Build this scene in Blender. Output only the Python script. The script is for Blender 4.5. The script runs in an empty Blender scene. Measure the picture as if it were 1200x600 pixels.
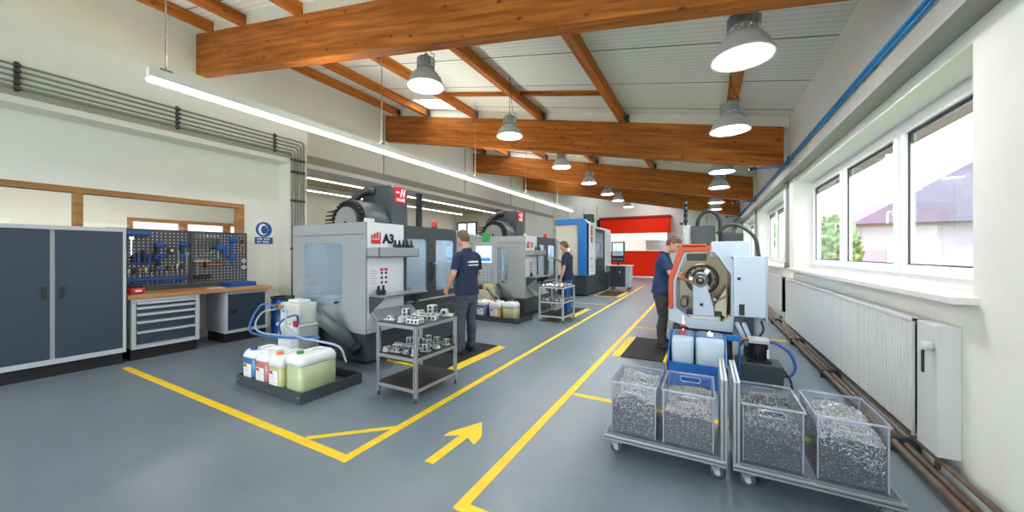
import bpy, bmesh, math, random
from mathutils import Vector, Matrix, noise, Euler
S = bpy.context.scene
COL = S.collection
PI = math.pi
RND = random.Random(7)

# ------------------------------------------------------------------ camera, sky, exposure
cd = bpy.data.cameras.new('camera'); cam = bpy.data.objects.new('camera', cd); COL.objects.link(cam)
cd.sensor_width = 36.0; cd.lens = 36.0 * 421.0 / 1200.0
cd.shift_y = -3.0 / 1200.0
cd.clip_start = 0.05; cd.clip_end = 300
cam.location = (0, 0, 1.5); cam.rotation_euler = (PI / 2, 0, math.radians(28.44))
S.camera = cam
S.view_settings.view_transform = 'Standard'; S.view_settings.look = 'None'
S.view_settings.gamma = 1.0; S.view_settings.use_curve_mapping = False
S.view_settings.exposure = 0.66
SKY = 3.6
LAMP = 56.0
STRIP = 11.0
W = bpy.data.worlds.new('sky'); S.world = W; W.use_nodes = True
bg = W.node_tree.nodes['Background']; bg.inputs[0].default_value = (0.86, 0.93, 1.0, 1); bg.inputs[1].default_value = SKY
S.cycles.max_bounces = 10; S.cycles.diffuse_bounces = 5; S.cycles.glossy_bounces = 4
S.cycles.transparent_max_bounces = 24; S.cycles.transmission_bounces = 6
S.cycles.sample_clamp_indirect = 6.0
S.cycles.caustics_reflective = False; S.cycles.caustics_refractive = False
S.cycles.use_denoising = True

def portal(name, loc, rot, sx, sy):
    l = bpy.data.lights.new(name, 'AREA'); l.shape = 'RECTANGLE'; l.size = sx; l.size_y = sy
    l.cycles.is_portal = True
    o = bpy.data.objects.new(name, l); COL.objects.link(o); o.location = loc; o.rotation_euler = rot
    return o

# ------------------------------------------------------------------ materials
def lin(c):
    r = []
    for v in c[:3]:
        v = v / 255.0
        r.append(v / 12.92 if v <= 0.04045 else ((v + 0.055) / 1.055) ** 2.4)
    return (r[0], r[1], r[2], 1.0)
MATS = {}
def mat(name, col, rough=0.5, metal=0.0, var=0.0, vs=6.0, bump=0.0, bs=60.0, spec=0.5, coat=0.0, stretch=None):
    if name in MATS: return MATS[name]
    m = bpy.data.materials.new(name); m.use_nodes = True
    nt = m.node_tree; b = nt.nodes['Principled BSDF']
    c = lin(col)
    b.inputs['Base Color'].default_value = c; b.inputs['Roughness'].default_value = rough
    b.inputs['Metallic'].default_value = metal; b.inputs['Specular IOR Level'].default_value = spec
    b.inputs['Coat Weight'].default_value = coat
    tc = nt.nodes.new('ShaderNodeTexCoord'); src = tc.outputs['Object']
    if stretch:
        mp = nt.nodes.new('ShaderNodeMapping'); mp.inputs['Scale'].default_value = stretch
        nt.links.new(src, mp.inputs['Vector']); src = mp.outputs['Vector']
    if var > 0:
        n = nt.nodes.new('ShaderNodeTexNoise'); n.inputs['Scale'].default_value = vs; n.inputs['Detail'].default_value = 5
        nt.links.new(src, n.inputs['Vector'])
        r = nt.nodes.new('ShaderNodeValToRGB')
        r.color_ramp.elements[0].position = 0.3; r.color_ramp.elements[1].position = 0.7
        r.color_ramp.elements[0].color = tuple(x * (1 - var) for x in c[:3]) + (1,)
        r.color_ramp.elements[1].color = tuple(min(1, x * (1 + var)) for x in c[:3]) + (1,)
        nt.links.new(n.outputs['Fac'], r.inputs['Fac']); nt.links.new(r.outputs['Color'], b.inputs['Base Color'])
    if bump > 0:
        n2 = nt.nodes.new('ShaderNodeTexNoise'); n2.inputs['Scale'].default_value = bs; n2.inputs['Detail'].default_value = 4
        nt.links.new(src, n2.inputs['Vector'])
        bp = nt.nodes.new('ShaderNodeBump'); bp.inputs['Strength'].default_value = bump; bp.inputs['Distance'].default_value = 0.01
        nt.links.new(n2.outputs['Fac'], bp.inputs['Height']); nt.links.new(bp.outputs['Normal'], b.inputs['Normal'])
    MATS[name] = m
    return m
def emat(name, col, strength):
    if name in MATS: return MATS[name]
    m = bpy.data.materials.new(name); m.use_nodes = True
    b = m.node_tree.nodes['Principled BSDF']
    b.inputs['Base Color'].default_value = lin(col); b.inputs['Emission Color'].default_value = lin(col)
    b.inputs['Emission Strength'].default_value = strength
    MATS[name] = m
    return m
def glassmat(name, tint=(255, 255, 255), refl=0.08, body=0.0, bcol=(255, 255, 255), rough=0.02, graze=0.45):
    """thin pane: see-through, a little mirror, optionally a milky body"""
    if name in MATS: return MATS[name]
    m = bpy.data.materials.new(name); m.use_nodes = True; nt = m.node_tree
    for n in list(nt.nodes): nt.nodes.remove(n)
    out = nt.nodes.new('ShaderNodeOutputMaterial')
    tr = nt.nodes.new('ShaderNodeBsdfTransparent'); tr.inputs[0].default_value = lin(tint)
    gl = nt.nodes.new('ShaderNodeBsdfGlossy'); gl.inputs['Roughness'].default_value = rough
    fr = nt.nodes.new('ShaderNodeLayerWeight'); fr.inputs[0].default_value = 0.25
    mu = nt.nodes.new('ShaderNodeMath'); mu.operation = 'MULTIPLY_ADD'; mu.inputs[1].default_value = graze; mu.inputs[2].default_value = refl
    nt.links.new(fr.outputs['Fresnel'], mu.inputs[0])
    base = tr.outputs[0]
    if body > 0:
        df = nt.nodes.new('ShaderNodeBsdfDiffuse'); df.inputs[0].default_value = lin(bcol)
        mb = nt.nodes.new('ShaderNodeMixShader'); mb.inputs[0].default_value = body
        nt.links.new(base, mb.inputs[1]); nt.links.new(df.outputs[0], mb.inputs[2]); base = mb.outputs[0]
    mx = nt.nodes.new('ShaderNodeMixShader')
    nt.links.new(mu.outputs[0], mx.inputs[0]); nt.links.new(base, mx.inputs[1]); nt.links.new(gl.outputs[0], mx.inputs[2])
    nt.links.new(mx.outputs[0], out.inputs[0])
    MATS[name] = m
    return m
def woodmat(name, c1, c2, axis=0, scale=1.0, knots=True, rough=0.55, tilt=0.0):
    if name in MATS: return MATS[name]
    m = bpy.data.materials.new(name); m.use_nodes = True; nt = m.node_tree; b = nt.nodes['Principled BSDF']
    N = nt.nodes.new; L = nt.links.new
    tc = N('ShaderNodeTexCoord'); mp = N('ShaderNodeMapping')
    sc = [14 * scale, 14 * scale, 14 * scale]; sc[axis] = 0.9 * scale
    mp.inputs['Scale'].default_value = sc
    rot = N('ShaderNodeMapping'); rot.inputs['Rotation'].default_value = (0, -math.atan(tilt), 0) if axis == 0 else (0, 0, 0)
    L(tc.outputs['Object'], rot.inputs['Vector']); base = rot.outputs['Vector']; L(base, mp.inputs['Vector'])
    n = N('ShaderNodeTexNoise'); n.inputs['Scale'].default_value = 1.6; n.inputs['Detail'].default_value = 6; n.inputs['Distortion'].default_value = 0.15
    L(mp.outputs['Vector'], n.inputs['Vector'])
    r = N('ShaderNodeValToRGB'); r.color_ramp.elements[0].position = 0.3; r.color_ramp.elements[1].position = 0.72
    r.color_ramp.elements[0].color = lin(c1); r.color_ramp.elements[1].color = lin(c2)
    L(n.outputs['Fac'], r.inputs['Fac'])
    colr = r.outputs['Color']
    # lamellae of the glulam: a slow change of tone across the depth of the beam
    mp3 = N('ShaderNodeMapping'); s3 = [0.35, 0.35, 9.0]; mp3.inputs['Scale'].default_value = s3
    L(base, mp3.inputs['Vector'])
    n3 = N('ShaderNodeTexNoise'); n3.inputs['Scale'].default_value = 1.6; n3.inputs['Detail'].default_value = 1
    L(mp3.outputs['Vector'], n3.inputs['Vector'])
    mr = N('ShaderNodeMapRange'); mr.inputs[1].default_value = 0.35; mr.inputs[2].default_value = 0.65; mr.inputs[3].default_value = 0.78; mr.inputs[4].default_value = 1.12
    L(n3.outputs['Fac'], mr.inputs[0])
    mm = N('ShaderNodeMix'); mm.data_type = 'RGBA'; mm.blend_type = 'MULTIPLY'; mm.inputs[0].default_value = 1.0
    L(colr, mm.inputs[6]); L(mr.outputs[0], mm.inputs[7]); colr = mm.outputs[2]
    if knots:
        mp2 = N('ShaderNodeMapping'); s2 = [7.0, 7.0, 7.0]; s2[axis] = 3.4; mp2.inputs['Scale'].default_value = s2
        L(base, mp2.inputs['Vector'])
        v = N('ShaderNodeTexVoronoi'); v.inputs['Scale'].default_value = 1.0
        L(mp2.outputs['Vector'], v.inputs['Vector'])
        r2 = N('ShaderNodeValToRGB'); r2.color_ramp.elements[0].position = 0.06; r2.color_ramp.elements[1].position = 0.17
        r2.color_ramp.elements[0].color = (1, 1, 1, 1); r2.color_ramp.elements[1].color = (0, 0, 0, 1)
        L(v.outputs['Distance'], r2.inputs['Fac'])
        mk = N('ShaderNodeMix'); mk.data_type = 'RGBA'
        L(r2.outputs['Color'], mk.inputs[0]); L(colr, mk.inputs[6]); mk.inputs[7].default_value = lin((96, 52, 24)); colr = mk.outputs[2]
    L(colr, b.inputs['Base Color']); b.inputs['Roughness'].default_value = rough; b.inputs['Specular IOR Level'].default_value = 0.15
    MATS[name] = m
    return m
def floormat():
    m = bpy.data.materials.new('epoxy_floor'); m.use_nodes = True; nt = m.node_tree; b = nt.nodes['Principled BSDF']
    N = nt.nodes.new; L = nt.links.new
    tc = N('ShaderNodeTexCoord')
    n1 = N('ShaderNodeTexNoise'); n1.inputs['Scale'].default_value = 0.9; n1.inputs['Detail'].default_value = 6; n1.inputs['Roughness'].default_value = 0.65
    L(tc.outputs['Object'], n1.inputs['Vector'])
    r = N('ShaderNodeValToRGB'); r.color_ramp.elements[0].position = 0.3; r.color_ramp.elements[1].position = 0.75
    r.color_ramp.elements[0].color = lin((105, 119, 129)); r.color_ramp.elements[1].color = lin((124, 137, 146))
    L(n1.outputs['Fac'], r.inputs['Fac'])
    n2 = N('ShaderNodeTexNoise'); n2.inputs['Scale'].default_value = 160; n2.inputs['Detail'].default_value = 2
    L(tc.outputs['Object'], n2.inputs['Vector'])
    mr = N('ShaderNodeMapRange'); mr.inputs[1].default_value = 0.3; mr.inputs[2].default_value = 0.7; mr.inputs[3].default_value = 0.9; mr.inputs[4].default_value = 1.1
    L(n2.outputs['Fac'], mr.inputs[0])
    mx = N('ShaderNodeMix'); mx.data_type = 'RGBA'; mx.blend_type = 'MULTIPLY'; mx.inputs[0].default_value = 1
    L(r.outputs['Color'], mx.inputs[6]); L(mr.outputs[0], mx.inputs[7]); L(mx.outputs[2], b.inputs['Base Color'])
    rr = N('ShaderNodeMapRange'); rr.inputs[3].default_value = 0.24; rr.inputs[4].default_value = 0.42
    L(n1.outputs['Fac'], rr.inputs[0]); L(rr.outputs[0], b.inputs['Roughness'])
    bp = N('ShaderNodeBump'); bp.inputs['Strength'].default_value = 0.06; bp.inputs['Distance'].default_value = 0.004
    L(n2.outputs['Fac'], bp.inputs['Height']); L(bp.outputs['Normal'], b.inputs['Normal'])
    return m
def ceilmat():
    """white trapezoid-ribbed roof panels: ribs along X, a dark joint every 1.28 m along Y"""
    m = bpy.data.materials.new('roof_panels'); m.use_nodes = True; nt = m.node_tree; b = nt.nodes['Principled BSDF']
    N = nt.nodes.new; L = nt.links.new
    tc = N('ShaderNodeTexCoord'); sp = N('ShaderNodeSeparateXYZ'); L(tc.outputs['Object'], sp.inputs[0])
    def fracy(period, off=0.0):
        a = N('ShaderNodeMath'); a.operation = 'ADD'; a.inputs[1].default_value = off; L(sp.outputs['Y'], a.inputs[0])
        d = N('ShaderNodeMath'); d.operation = 'DIVIDE'; d.inputs[1].default_value = period; L(a.outputs[0], d.inputs[0])
        f = N('ShaderNodeMath'); f.operation = 'FRACT'; L(d.outputs[0], f.inputs[0]); return f.outputs[0]
    rib = fracy(0.105)
    rr = N('ShaderNodeValToRGB'); cr = rr.color_ramp; cr.elements[0].position = 0.0; cr.elements[0].color = (0, 0, 0, 1)
    cr.elements[1].position = 0.12; cr.elements[1].color = (1, 1, 1, 1)
    e = cr.elements.new(0.85); e.color = (1, 1, 1, 1); e = cr.elements.new(1.0); e.color = (0, 0, 0, 1)
    L(rib, rr.inputs['Fac'])
    seam = fracy(1.28, -5.64 + 12.8)
    r2 = N('ShaderNodeValToRGB'); r2.color_ramp.interpolation = 'CONSTANT'
    r2.color_ramp.elements[0].color = (1, 1, 1, 1); r2.color_ramp.elements[1].position = 0.018; r2.color_ramp.elements[1].color = (0, 0, 0, 1)
    L(seam, r2.inputs['Fac'])
    mr = N('ShaderNodeMix'); mr.data_type = 'RGBA'; mr.inputs[6].default_value = lin((208, 209, 197)); mr.inputs[7].default_value = lin((238, 239, 228))
    L(rr.outputs['Color'], mr.inputs[0])
    ms = N('ShaderNodeMix'); ms.data_type = 'RGBA'; ms.inputs[7].default_value = lin((84, 82, 74))
    L(r2.outputs['Color'], ms.inputs[0]); L(mr.outputs[2], ms.inputs[6]); L(ms.outputs[2], b.inputs['Base Color'])
    bp = N('ShaderNodeBump'); bp.inputs['Strength'].default_value = 0.5; bp.inputs['Distance'].default_value = 0.01
    L(rr.outputs['Color'], bp.inputs['Height']); L(bp.outputs['Normal'], b.inputs['Normal'])
    b.inputs['Roughness'].default_value = 0.5
    return m
def pegmat():
    """dark perforated steel sheet: a grid of square holes showing the pale wall behind (x = board length, z = height)"""
    m = bpy.data.materials.new('perforated_sheet'); m.use_nodes = True; nt = m.node_tree; b = nt.nodes['Principled BSDF']
    N = nt.nodes.new; L = nt.links.new
    tc = N('ShaderNodeTexCoord'); sp = N('ShaderNodeSeparateXYZ'); L(tc.outputs['Object'], sp.inputs[0])
    def cell(o):
        d = N('ShaderNodeMath'); d.operation = 'DIVIDE'; d.inputs[1].default_value = 0.052; L(o, d.inputs[0])
        f = N('ShaderNodeMath'); f.operation = 'FRACT'; L(d.outputs[0], f.inputs[0])
        a = N('ShaderNodeMath'); a.operation = 'SUBTRACT'; a.inputs[1].default_value = 0.5; L(f.outputs[0], a.inputs[0])
        ab = N('ShaderNodeMath'); ab.operation = 'ABSOLUTE'; L(a.outputs[0], ab.inputs[0])
        lt = N('ShaderNodeMath'); lt.operation = 'LESS_THAN'; lt.inputs[1].default_value = 0.16; L(ab.outputs[0], lt.inputs[0]); return lt.outputs[0]
    mu = N('ShaderNodeMath'); mu.operation = 'MULTIPLY'; L(cell(sp.outputs['Y']), mu.inputs[0]); L(cell(sp.outputs['Z']), mu.inputs[1])
    mx = N('ShaderNodeMix'); mx.data_type = 'RGBA'; mx.inputs[6].default_value = lin((70, 74, 80)); mx.inputs[7].default_value = lin((215, 212, 205))
    L(mu.outputs[0], mx.inputs[0]); L(mx.outputs[2], b.inputs['Base Color']); b.inputs['Roughness'].default_value = 0.5
    return m
def chipmat(name, c1, c2, metal=0.85, rough=0.32):
    m = mat(name, c1, rough, metal)
    nt = m.node_tree; b = nt.nodes['Principled BSDF']
    g = nt.nodes.new('ShaderNodeNewGeometry'); r = nt.nodes.new('ShaderNodeValToRGB')
    r.color_ramp.elements[0].color = lin(c1); r.color_ramp.elements[1].color = lin(c2)
    nt.links.new(g.outputs['Random Per Island'], r.inputs['Fac']); nt.links.new(r.outputs['Color'], b.inputs['Base Color'])
    return m

M = dict(
    wall=mat('wall_paint', (234, 234, 224), 0.7, bump=0.05, bs=90, var=0.02, vs=2),
    white=mat('white_paint', (236, 236, 232), 0.5),
    wall_r=mat('plaster_paint', (238, 237, 229), 0.75, bump=0.12, bs=70, var=0.02, vs=3),
    greysteel=mat('grey_steel_paint', (130, 128, 120), 0.5),
    lintel=mat('lintel_paint', (164, 160, 146), 0.55),
    post=mat('post_paint', (158, 156, 150), 0.5),
    pvc=mat('window_pvc', (240, 240, 238), 0.35),
    gasket=mat('gasket', (50, 52, 54), 0.6),
    rad=mat('radiator_enamel', (210, 211, 208), 0.4),
    pipe=mat('brown_pipe', (104, 86, 72), 0.5, var=0.2, vs=9),
    conduit=mat('conduit', (134, 134, 120), 0.45),
    clamp=mat('clamp', (66, 66, 60), 0.5),
    bluepipe=mat('blue_air_pipe', (24, 122, 176), 0.4),
    yellow=mat('yellow_line', (250, 206, 22), 0.5, var=0.08, vs=9),
    alu=mat('aluminium', (205, 207, 208), 0.35, 0.7),
    alu_l=mat('aluminium_satin', (168, 172, 174), 0.42, 0.75),
    steel=mat('steel', (190, 190, 188), 0.3, 0.9),
    chrome=mat('chrome', (220, 220, 220), 0.15, 1.0),
    dark=mat('dark_plastic', (34, 36, 38), 0.5),
    black=mat('black_rubber', (22, 22, 23), 0.65),
    mgrey=mat('machine_light_grey', (162, 166, 167), 0.42),
    mwhite=mat('machine_white', (230, 238, 238), 0.4),
    lwhite=mat('lathe_white', (182, 197, 208), 0.4),
    mdark=mat('machine_dark_grey', (62, 70, 74), 0.42),
    mdark2=mat('machine_charcoal', (50, 58, 63), 0.45),
    red=mat('signal_red', (206, 30, 34), 0.45),
    redlamp=emat('red_lamp', (180, 26, 22), 0.1),
    greenlamp=emat('green_lamp', (30, 150, 70), 0.08),
    wtext=mat('white_print', (245, 245, 245), 0.5),
    btext=mat('black_print', (24, 24, 26), 0.5),
    cabdark=mat('cabinet_slate', (44, 60, 74), 0.45),
    cabgrey=mat('cabinet_grey', (186, 190, 192), 0.45),
    bench=woodmat('bench_wood', (176, 128, 82), (202, 156, 106), axis=1, scale=2, knots=False),
    beam=woodmat('glulam', (142, 78, 24), (188, 114, 50), axis=0, tilt=0.2),
    purlin=woodmat('purlin_wood', (158, 86, 28), (198, 120, 54), axis=1),
    wframe=woodmat('window_wood', (160, 112, 66), (190, 140, 90), axis=1, scale=2, knots=False),
    blue=mat('tool_blue', (24, 84, 168), 0.4),
    bluebin=mat('blue_steel', (16, 98, 172), 0.4),
    orange=mat('orange_door', (196, 70, 30), 0.42),
    doorred=mat('door_red', (252, 44, 8), 0.6, bump=0.05, bs=20, spec=0.2),
    beige=mat('chamber_beige', (196, 190, 164), 0.4, 0.25),
    hose=mat('hose_blue', (62, 110, 176), 0.35),
    hosegrey=mat('hose_grey', (160, 176, 196), 0.4),
    rhose=mat('hose_black', (34, 36, 38), 0.5),
    lampgrey=mat('lamp_grey', (186, 187, 184), 0.4, 0.1),
    lampdark=mat('lamp_dark', (134, 136, 136), 0.5),
    lens=emat('lamp_lens', (248, 252, 255), LAMP),
    tube=emat('strip_diffuser', (255, 252, 244), STRIP),
    glass=glassmat('window_glass', refl=0.03, graze=0.25),
    mglass=glassmat('machine_glass', (222, 234, 242), 0.07, 0.22, (226, 236, 244)),
    acrylic=glassmat('clear_bin', (252, 253, 255), 0.03, 0.035, (226, 234, 250), 0.06),
    acrylic_rim=glassmat('clear_bin_rim', (244, 248, 255), 0.1, 0.4, (226, 234, 250), 0.1),
    hdpe=glassmat('canister_plastic', (252, 253, 253), 0.03, 0.05, (246, 248, 247), 0.3),
    cream=mat('panel_cream', (222, 216, 200), 0.5),
    mblue=mat('machine_blue', (28, 122, 196), 0.4),
    skin=mat('skin', (214, 160, 132), 0.5, var=0.06, vs=20),
    lips=mat('lips', (176, 104, 92), 0.5),
    eye=mat('eye_dark', (52, 44, 42), 0.3),
    hair=mat('hair_brown', (104, 74, 50), 0.6, bump=0.9, bs=90, var=0.3, vs=70),
    navy=mat('polo_navy', (32, 44, 72), 0.85, bump=0.15, bs=160, var=0.1, vs=9),
    navy2=mat('polo_blue', (34, 56, 98), 0.85, bump=0.15, bs=160, var=0.1, vs=9),
    trouser=mat('trouser_grey', (72, 76, 88), 0.9, bump=0.2, bs=120, var=0.15, vs=9),
    trouser_d=mat('trouser_charcoal', (66, 66, 70), 0.9, bump=0.2, bs=120, var=0.15, vs=9),
    trouser_b=mat('trouser_blue', (34, 98, 168), 0.85, bump=0.2, bs=120, var=0.1, vs=9),
    shoe=mat('shoe_black', (28, 28, 30), 0.5),
    paper=mat('label_paper', (238, 238, 234), 0.7),
    screen=emat('screen_glow', (188, 214, 236), 0.75),
    screenb=emat('screen_blue', (70, 120, 190), 0.5),
    grass=mat('outside_grass', (120, 150, 84), 0.9, var=0.3, vs=3),
    tree=mat('outside_foliage', (136, 164, 108), 0.9, var=0.4, vs=5),
    bark=mat('bark', (110, 92, 76), 0.9),
    house=mat('outside_house', (188, 170, 190), 0.8),
    roof=mat('outside_roof', (132, 124, 148), 0.8, var=0.1, vs=3),
    floor=floormat(), ceil=ceilmat(), peg=pegmat(),
    ceil2=mat('hall_ceiling', (186, 160, 132), 0.7),
)

# ------------------------------------------------------------------ mesh helpers
class MB:
    def __init__(self): self.bm = bmesh.new(); self.mi = 0
    def _set(self, faces, smooth=False):
        for f in faces: f.material_index = self.mi; f.smooth = smooth
    def box(self, x0, x1, y0, y1, z0, z1, mx=None):
        c = [Vector((x, y, z)) for z in (z0, z1) for y in (y0, y1) for x in (x0, x1)]
        if mx is not None: c = [mx @ p for p in c]
        v = [self.bm.verts.new(p) for p in c]
        fs = [self.bm.faces.new([v[i] for i in q]) for q in ((0, 2, 3, 1), (4, 5, 7, 6), (0, 1, 5, 4), (2, 6, 7, 3), (0, 4, 6, 2), (1, 3, 7, 5))]
        self._set(fs); return self
    def bar(self, p, q, w, h, up=(0, 0, 1)):
        p = Vector(p); q = Vector(q); t = (q - p).normalized(); u = Vector(up)
        s = t.cross(u)
        if s.length < 1e-4: s = t.cross(Vector((1, 0, 0)))
        s.normalize(); u = s.cross(t).normalized()
        mx = Matrix((( t.x, s.x, u.x, p.x), (t.y, s.y, u.y, p.y), (t.z, s.z, u.z, p.z), (0, 0, 0, 1)))
        return self.box(0, (q - p).length, -w / 2, w / 2, -h / 2, h / 2, mx)
    def tube(self, pts, r, seg=10, cap=True, radii=None, side=None, flat=1.0, smooth=True):
        pts = [Vector(p) for p in pts]; n = len(pts); rings = []
        prev = None
        for i, p in enumerate(pts):
            t = (pts[min(i + 1, n - 1)] - pts[max(i - 1, 0)])
            t.normalize()
            if prev is None:
                a = Vector(side) if side else (Vector((0, 0, 1)) if abs(t.z) < 0.9 else Vector((1, 0, 0)))
            else: a = prev
            a = a - t * a.dot(t)
            if a.length < 1e-5: a = t.orthogonal()
            a.normalize(); prev = a; b = t.cross(a)
            rr = radii[i] if radii else r
            ra, rb = rr if isinstance(rr, tuple) else (rr, rr * flat)
            rings.append([self.bm.verts.new(p + a * (math.cos(2 * PI * k / seg) * ra) + b * (math.sin(2 * PI * k / seg) * rb)) for k in range(seg)])
        fs = []
        for i in range(n - 1):
            A, B = rings[i], rings[i + 1]
            for k in range(seg):
                fs.append(self.bm.faces.new((A[k], A[(k + 1) % seg], B[(k + 1) % seg], B[k])))
        self._set(fs, smooth)
        if cap:
            self._set([self.bm.faces.new(list(reversed(rings[0]))), self.bm.faces.new(rings[-1])])
        return self
    def cyl(self, p, q, r, r2=None, seg=16, cap=True, smooth=True):
        return self.tube([p, q], r, seg, cap, radii=[r, r if r2 is None else r2], smooth=smooth)
    def lathe(self, prof, seg=24, c=(0, 0, 0), mx=None, smooth=True):
        c = Vector(c); rings = []
        for r, z in prof:
            if r < 1e-6:
                p = c + Vector((0, 0, z)); rings.append([self.bm.verts.new(mx @ p if mx else p)])
            else:
                ring = []
                for k in range(seg):
                    p = c + Vector((r * math.cos(2 * PI * k / seg), r * math.sin(2 * PI * k / seg), z))
                    ring.append(self.bm.verts.new(mx @ p if mx else p))
                rings.append(ring)
        fs = []
        for A, B in zip(rings[:-1], rings[1:]):
            for k in range(seg):
                k2 = (k + 1) % seg
                if len(A) == 1 and len(B) == 1: continue
                if len(A) == 1: fs.append(self.bm.faces.new((A[0], B[k2], B[k])))
                elif len(B) == 1: fs.append(self.bm.faces.new((A[k], A[k2], B[0])))
                else: fs.append(self.bm.faces.new((A[k], A[k2], B[k2], B[k])))
        self._set(fs, smooth); return self
    def prism(self, poly, d, mx=None):
        """polygon in local xy, extruded along z by d, placed by mx"""
        mx = mx or Matrix.Identity(4)
        a = [self.bm.verts.new(mx @ Vector((x, y, 0))) for x, y in poly]
        b = [self.bm.verts.new(mx @ Vector((x, y, d))) for x, y in poly]
        n = len(poly); fs = [self.bm.faces.new(list(reversed(a))), self.bm.faces.new(b)]
        for i in range(n): fs.append(self.bm.faces.new((a[i], a[(i + 1) % n], b[(i + 1) % n], b[i])))
        self._set(fs); return self
    def holed(self, w, h, x0, x1, y0, y1, rad, d, mx):
        """w x h plate (local xy from 0,0) with one rounded hole, thickness d along local z"""
        pts = rrect(x0, y0, x1, y1, rad, 6); n = len(pts); cx, cy = (x0 + x1) / 2, (y0 + y1) / 2
        outer = []
        for (px, py) in pts:
            dx, dy = px - cx, py - cy; t = 1e9
            if dx > 1e-9: t = min(t, (w - cx) / dx)
            if dx < -1e-9: t = min(t, -cx / dx)
            if dy > 1e-9: t = min(t, (h - cy) / dy)
            if dy < -1e-9: t = min(t, -cy / dy)
            outer.append([cx + dx * t, cy + dy * t])
        for cxy in ((0, 0), (w, 0), (w, h), (0, h)):
            k = min(range(n), key=lambda i: (outer[i][0] - cxy[0]) ** 2 + (outer[i][1] - cxy[1]) ** 2); outer[k] = list(cxy)
        lay = [[self.bm.verts.new(mx @ Vector((p[0], p[1], z))) for p in P] for z in (0, d) for P in (pts, outer)]
        i0, o0, i1, o1 = lay; fs = []
        for k in range(n):
            j = (k + 1) % n
            fs += [self.bm.faces.new((i0[k], i0[j], o0[j], o0[k])), self.bm.faces.new((i1[k], o1[k], o1[j], i1[j])),
                   self.bm.faces.new((i0[k], i1[k], i1[j], i0[j])), self.bm.faces.new((o0[k], o0[j], o1[j], o1[k]))]
        self._set(fs); return self
    def ball(self, c, r, seg=16, rings=10, mx=None):
        rx, ry, rz = r if isinstance(r, tuple) else (r, r, r)
        m = (mx or Matrix.Identity(4)) @ Matrix.Translation(c) @ Matrix.Diagonal((rx, ry, rz, 1))
        return self.lathe([(math.sin(PI * i / rings), -math.cos(PI * i / rings)) if 0 < i < rings else (0, -math.cos(PI * i / rings)) for i in range(rings + 1)], seg, mx=m)
    def build(self, name, mats, parent=None, bevel=0.0, seg=2, smooth=None, loc=None, rot=None):
        bmesh.ops.recalc_face_normals(self.bm, faces=self.bm.faces)
        me = bpy.data.meshes.new(name); self.bm.to_mesh(me); self.bm.free()
        for m in (mats if isinstance(mats, (list, tuple)) else [mats]): me.materials.append(M[m] if isinstance(m, str) else m)
        o = bpy.data.objects.new(name, me); COL.objects.link(o)
        if parent: o.parent = parent
        if loc: o.location = loc
        if rot: o.rotation_euler = rot
        if bevel:
            b = o.modifiers.new('bevel', 'BEVEL'); b.width = bevel; b.segments = seg; b.limit_method = 'ANGLE'; b.angle_limit = math.radians(40)
        return o
def rrect(x0, y0, x1, y1, r, n=6):
    out = []
    for cx, cy, a0 in ((x1 - r, y1 - r, 0), (x0 + r, y1 - r, 90), (x0 + r, y0 + r, 180), (x1 - r, y0 + r, 270)):
        for i in range(n + 1):
            a = math.radians(a0 + 90 * i / n); out.append((cx + r * math.cos(a), cy + r * math.sin(a)))
    return out
def B(x0, x1, y0, y1, z0, z1): return MB().box(x0, x1, y0, y1, z0, z1)
def frame(m, x0, x1, y0, y1, z0, z1, l, r, b, t):
    m.box(x0, x1, y0, y0 + l, z0, z1); m.box(x0, x1, y1 - r, y1, z0, z1)
    m.box(x0, x1, y0 + l, y1 - r, z0, z0 + b); m.box(x0, x1, y0 + l, y1 - r, z1 - t, z1); return m
def plane_mx(o, ux, uy):
    ux = Vector(ux).normalized(); uy = Vector(uy).normalized(); uz = ux.cross(uy); o = Vector(o)
    return Matrix(((ux.x, uy.x, uz.x, o.x), (ux.y, uy.y, uz.y, o.y), (ux.z, uy.z, uz.z, o.z), (0, 0, 0, 1)))
def thing(name, label, cat, loc=(0, 0, 0), rz=0.0, group=None):
    o = bpy.data.objects.new(name, None); COL.objects.link(o); o.empty_display_size = 0.1
    o.location = loc; o.rotation_euler = (0, 0, rz)
    return tag(o, label, cat, group)
def tag(o, label, cat, group=None, kind=None):
    o['label'] = label; o['category'] = cat
    if group: o['group'] = group
    if kind: o['kind'] = kind
    return o
def struct(o): o['kind'] = 'structure'; return o
def copy_tree(o, parent=None, loc=None, rz=None, label=None, skip=()):
    c = o.copy(); COL.objects.link(c)
    if parent: c.parent = parent
    if loc is not None: c.location = loc
    if rz is not None: c.rotation_euler = (0, 0, rz)
    if label: c['label'] = label
    for ch in [x for x in bpy.data.objects if x.parent == o]:
        if ch.name.split('.')[0] not in skip: copy_tree(ch, c)
    return c
def text(name, body, size, mx, m, parent=None, depth=0.002):
    cu = bpy.data.curves.new(name, 'FONT'); cu.body = body; cu.size = size; cu.extrude = depth; cu.offset = 0.012 * size / 0.2; cu.align_x = 'CENTER'; cu.align_y = 'CENTER'
    t = bpy.data.objects.new(name + '_tmp', cu); COL.objects.link(t); bpy.context.view_layer.update()
    me = bpy.data.meshes.new_from_object(t.evaluated_get(bpy.context.evaluated_depsgraph_get()))
    bpy.data.objects.remove(t); me.transform(mx); me.materials.clear(); me.materials.append(M[m])
    o = bpy.data.objects.new(name, me); COL.objects.link(o)
    if parent: o.parent = parent
    return o
ORD = 'first second third fourth fifth sixth seventh eighth ninth tenth eleventh twelfth thirteenth fourteenth fifteenth sixteenth'.split()
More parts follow.
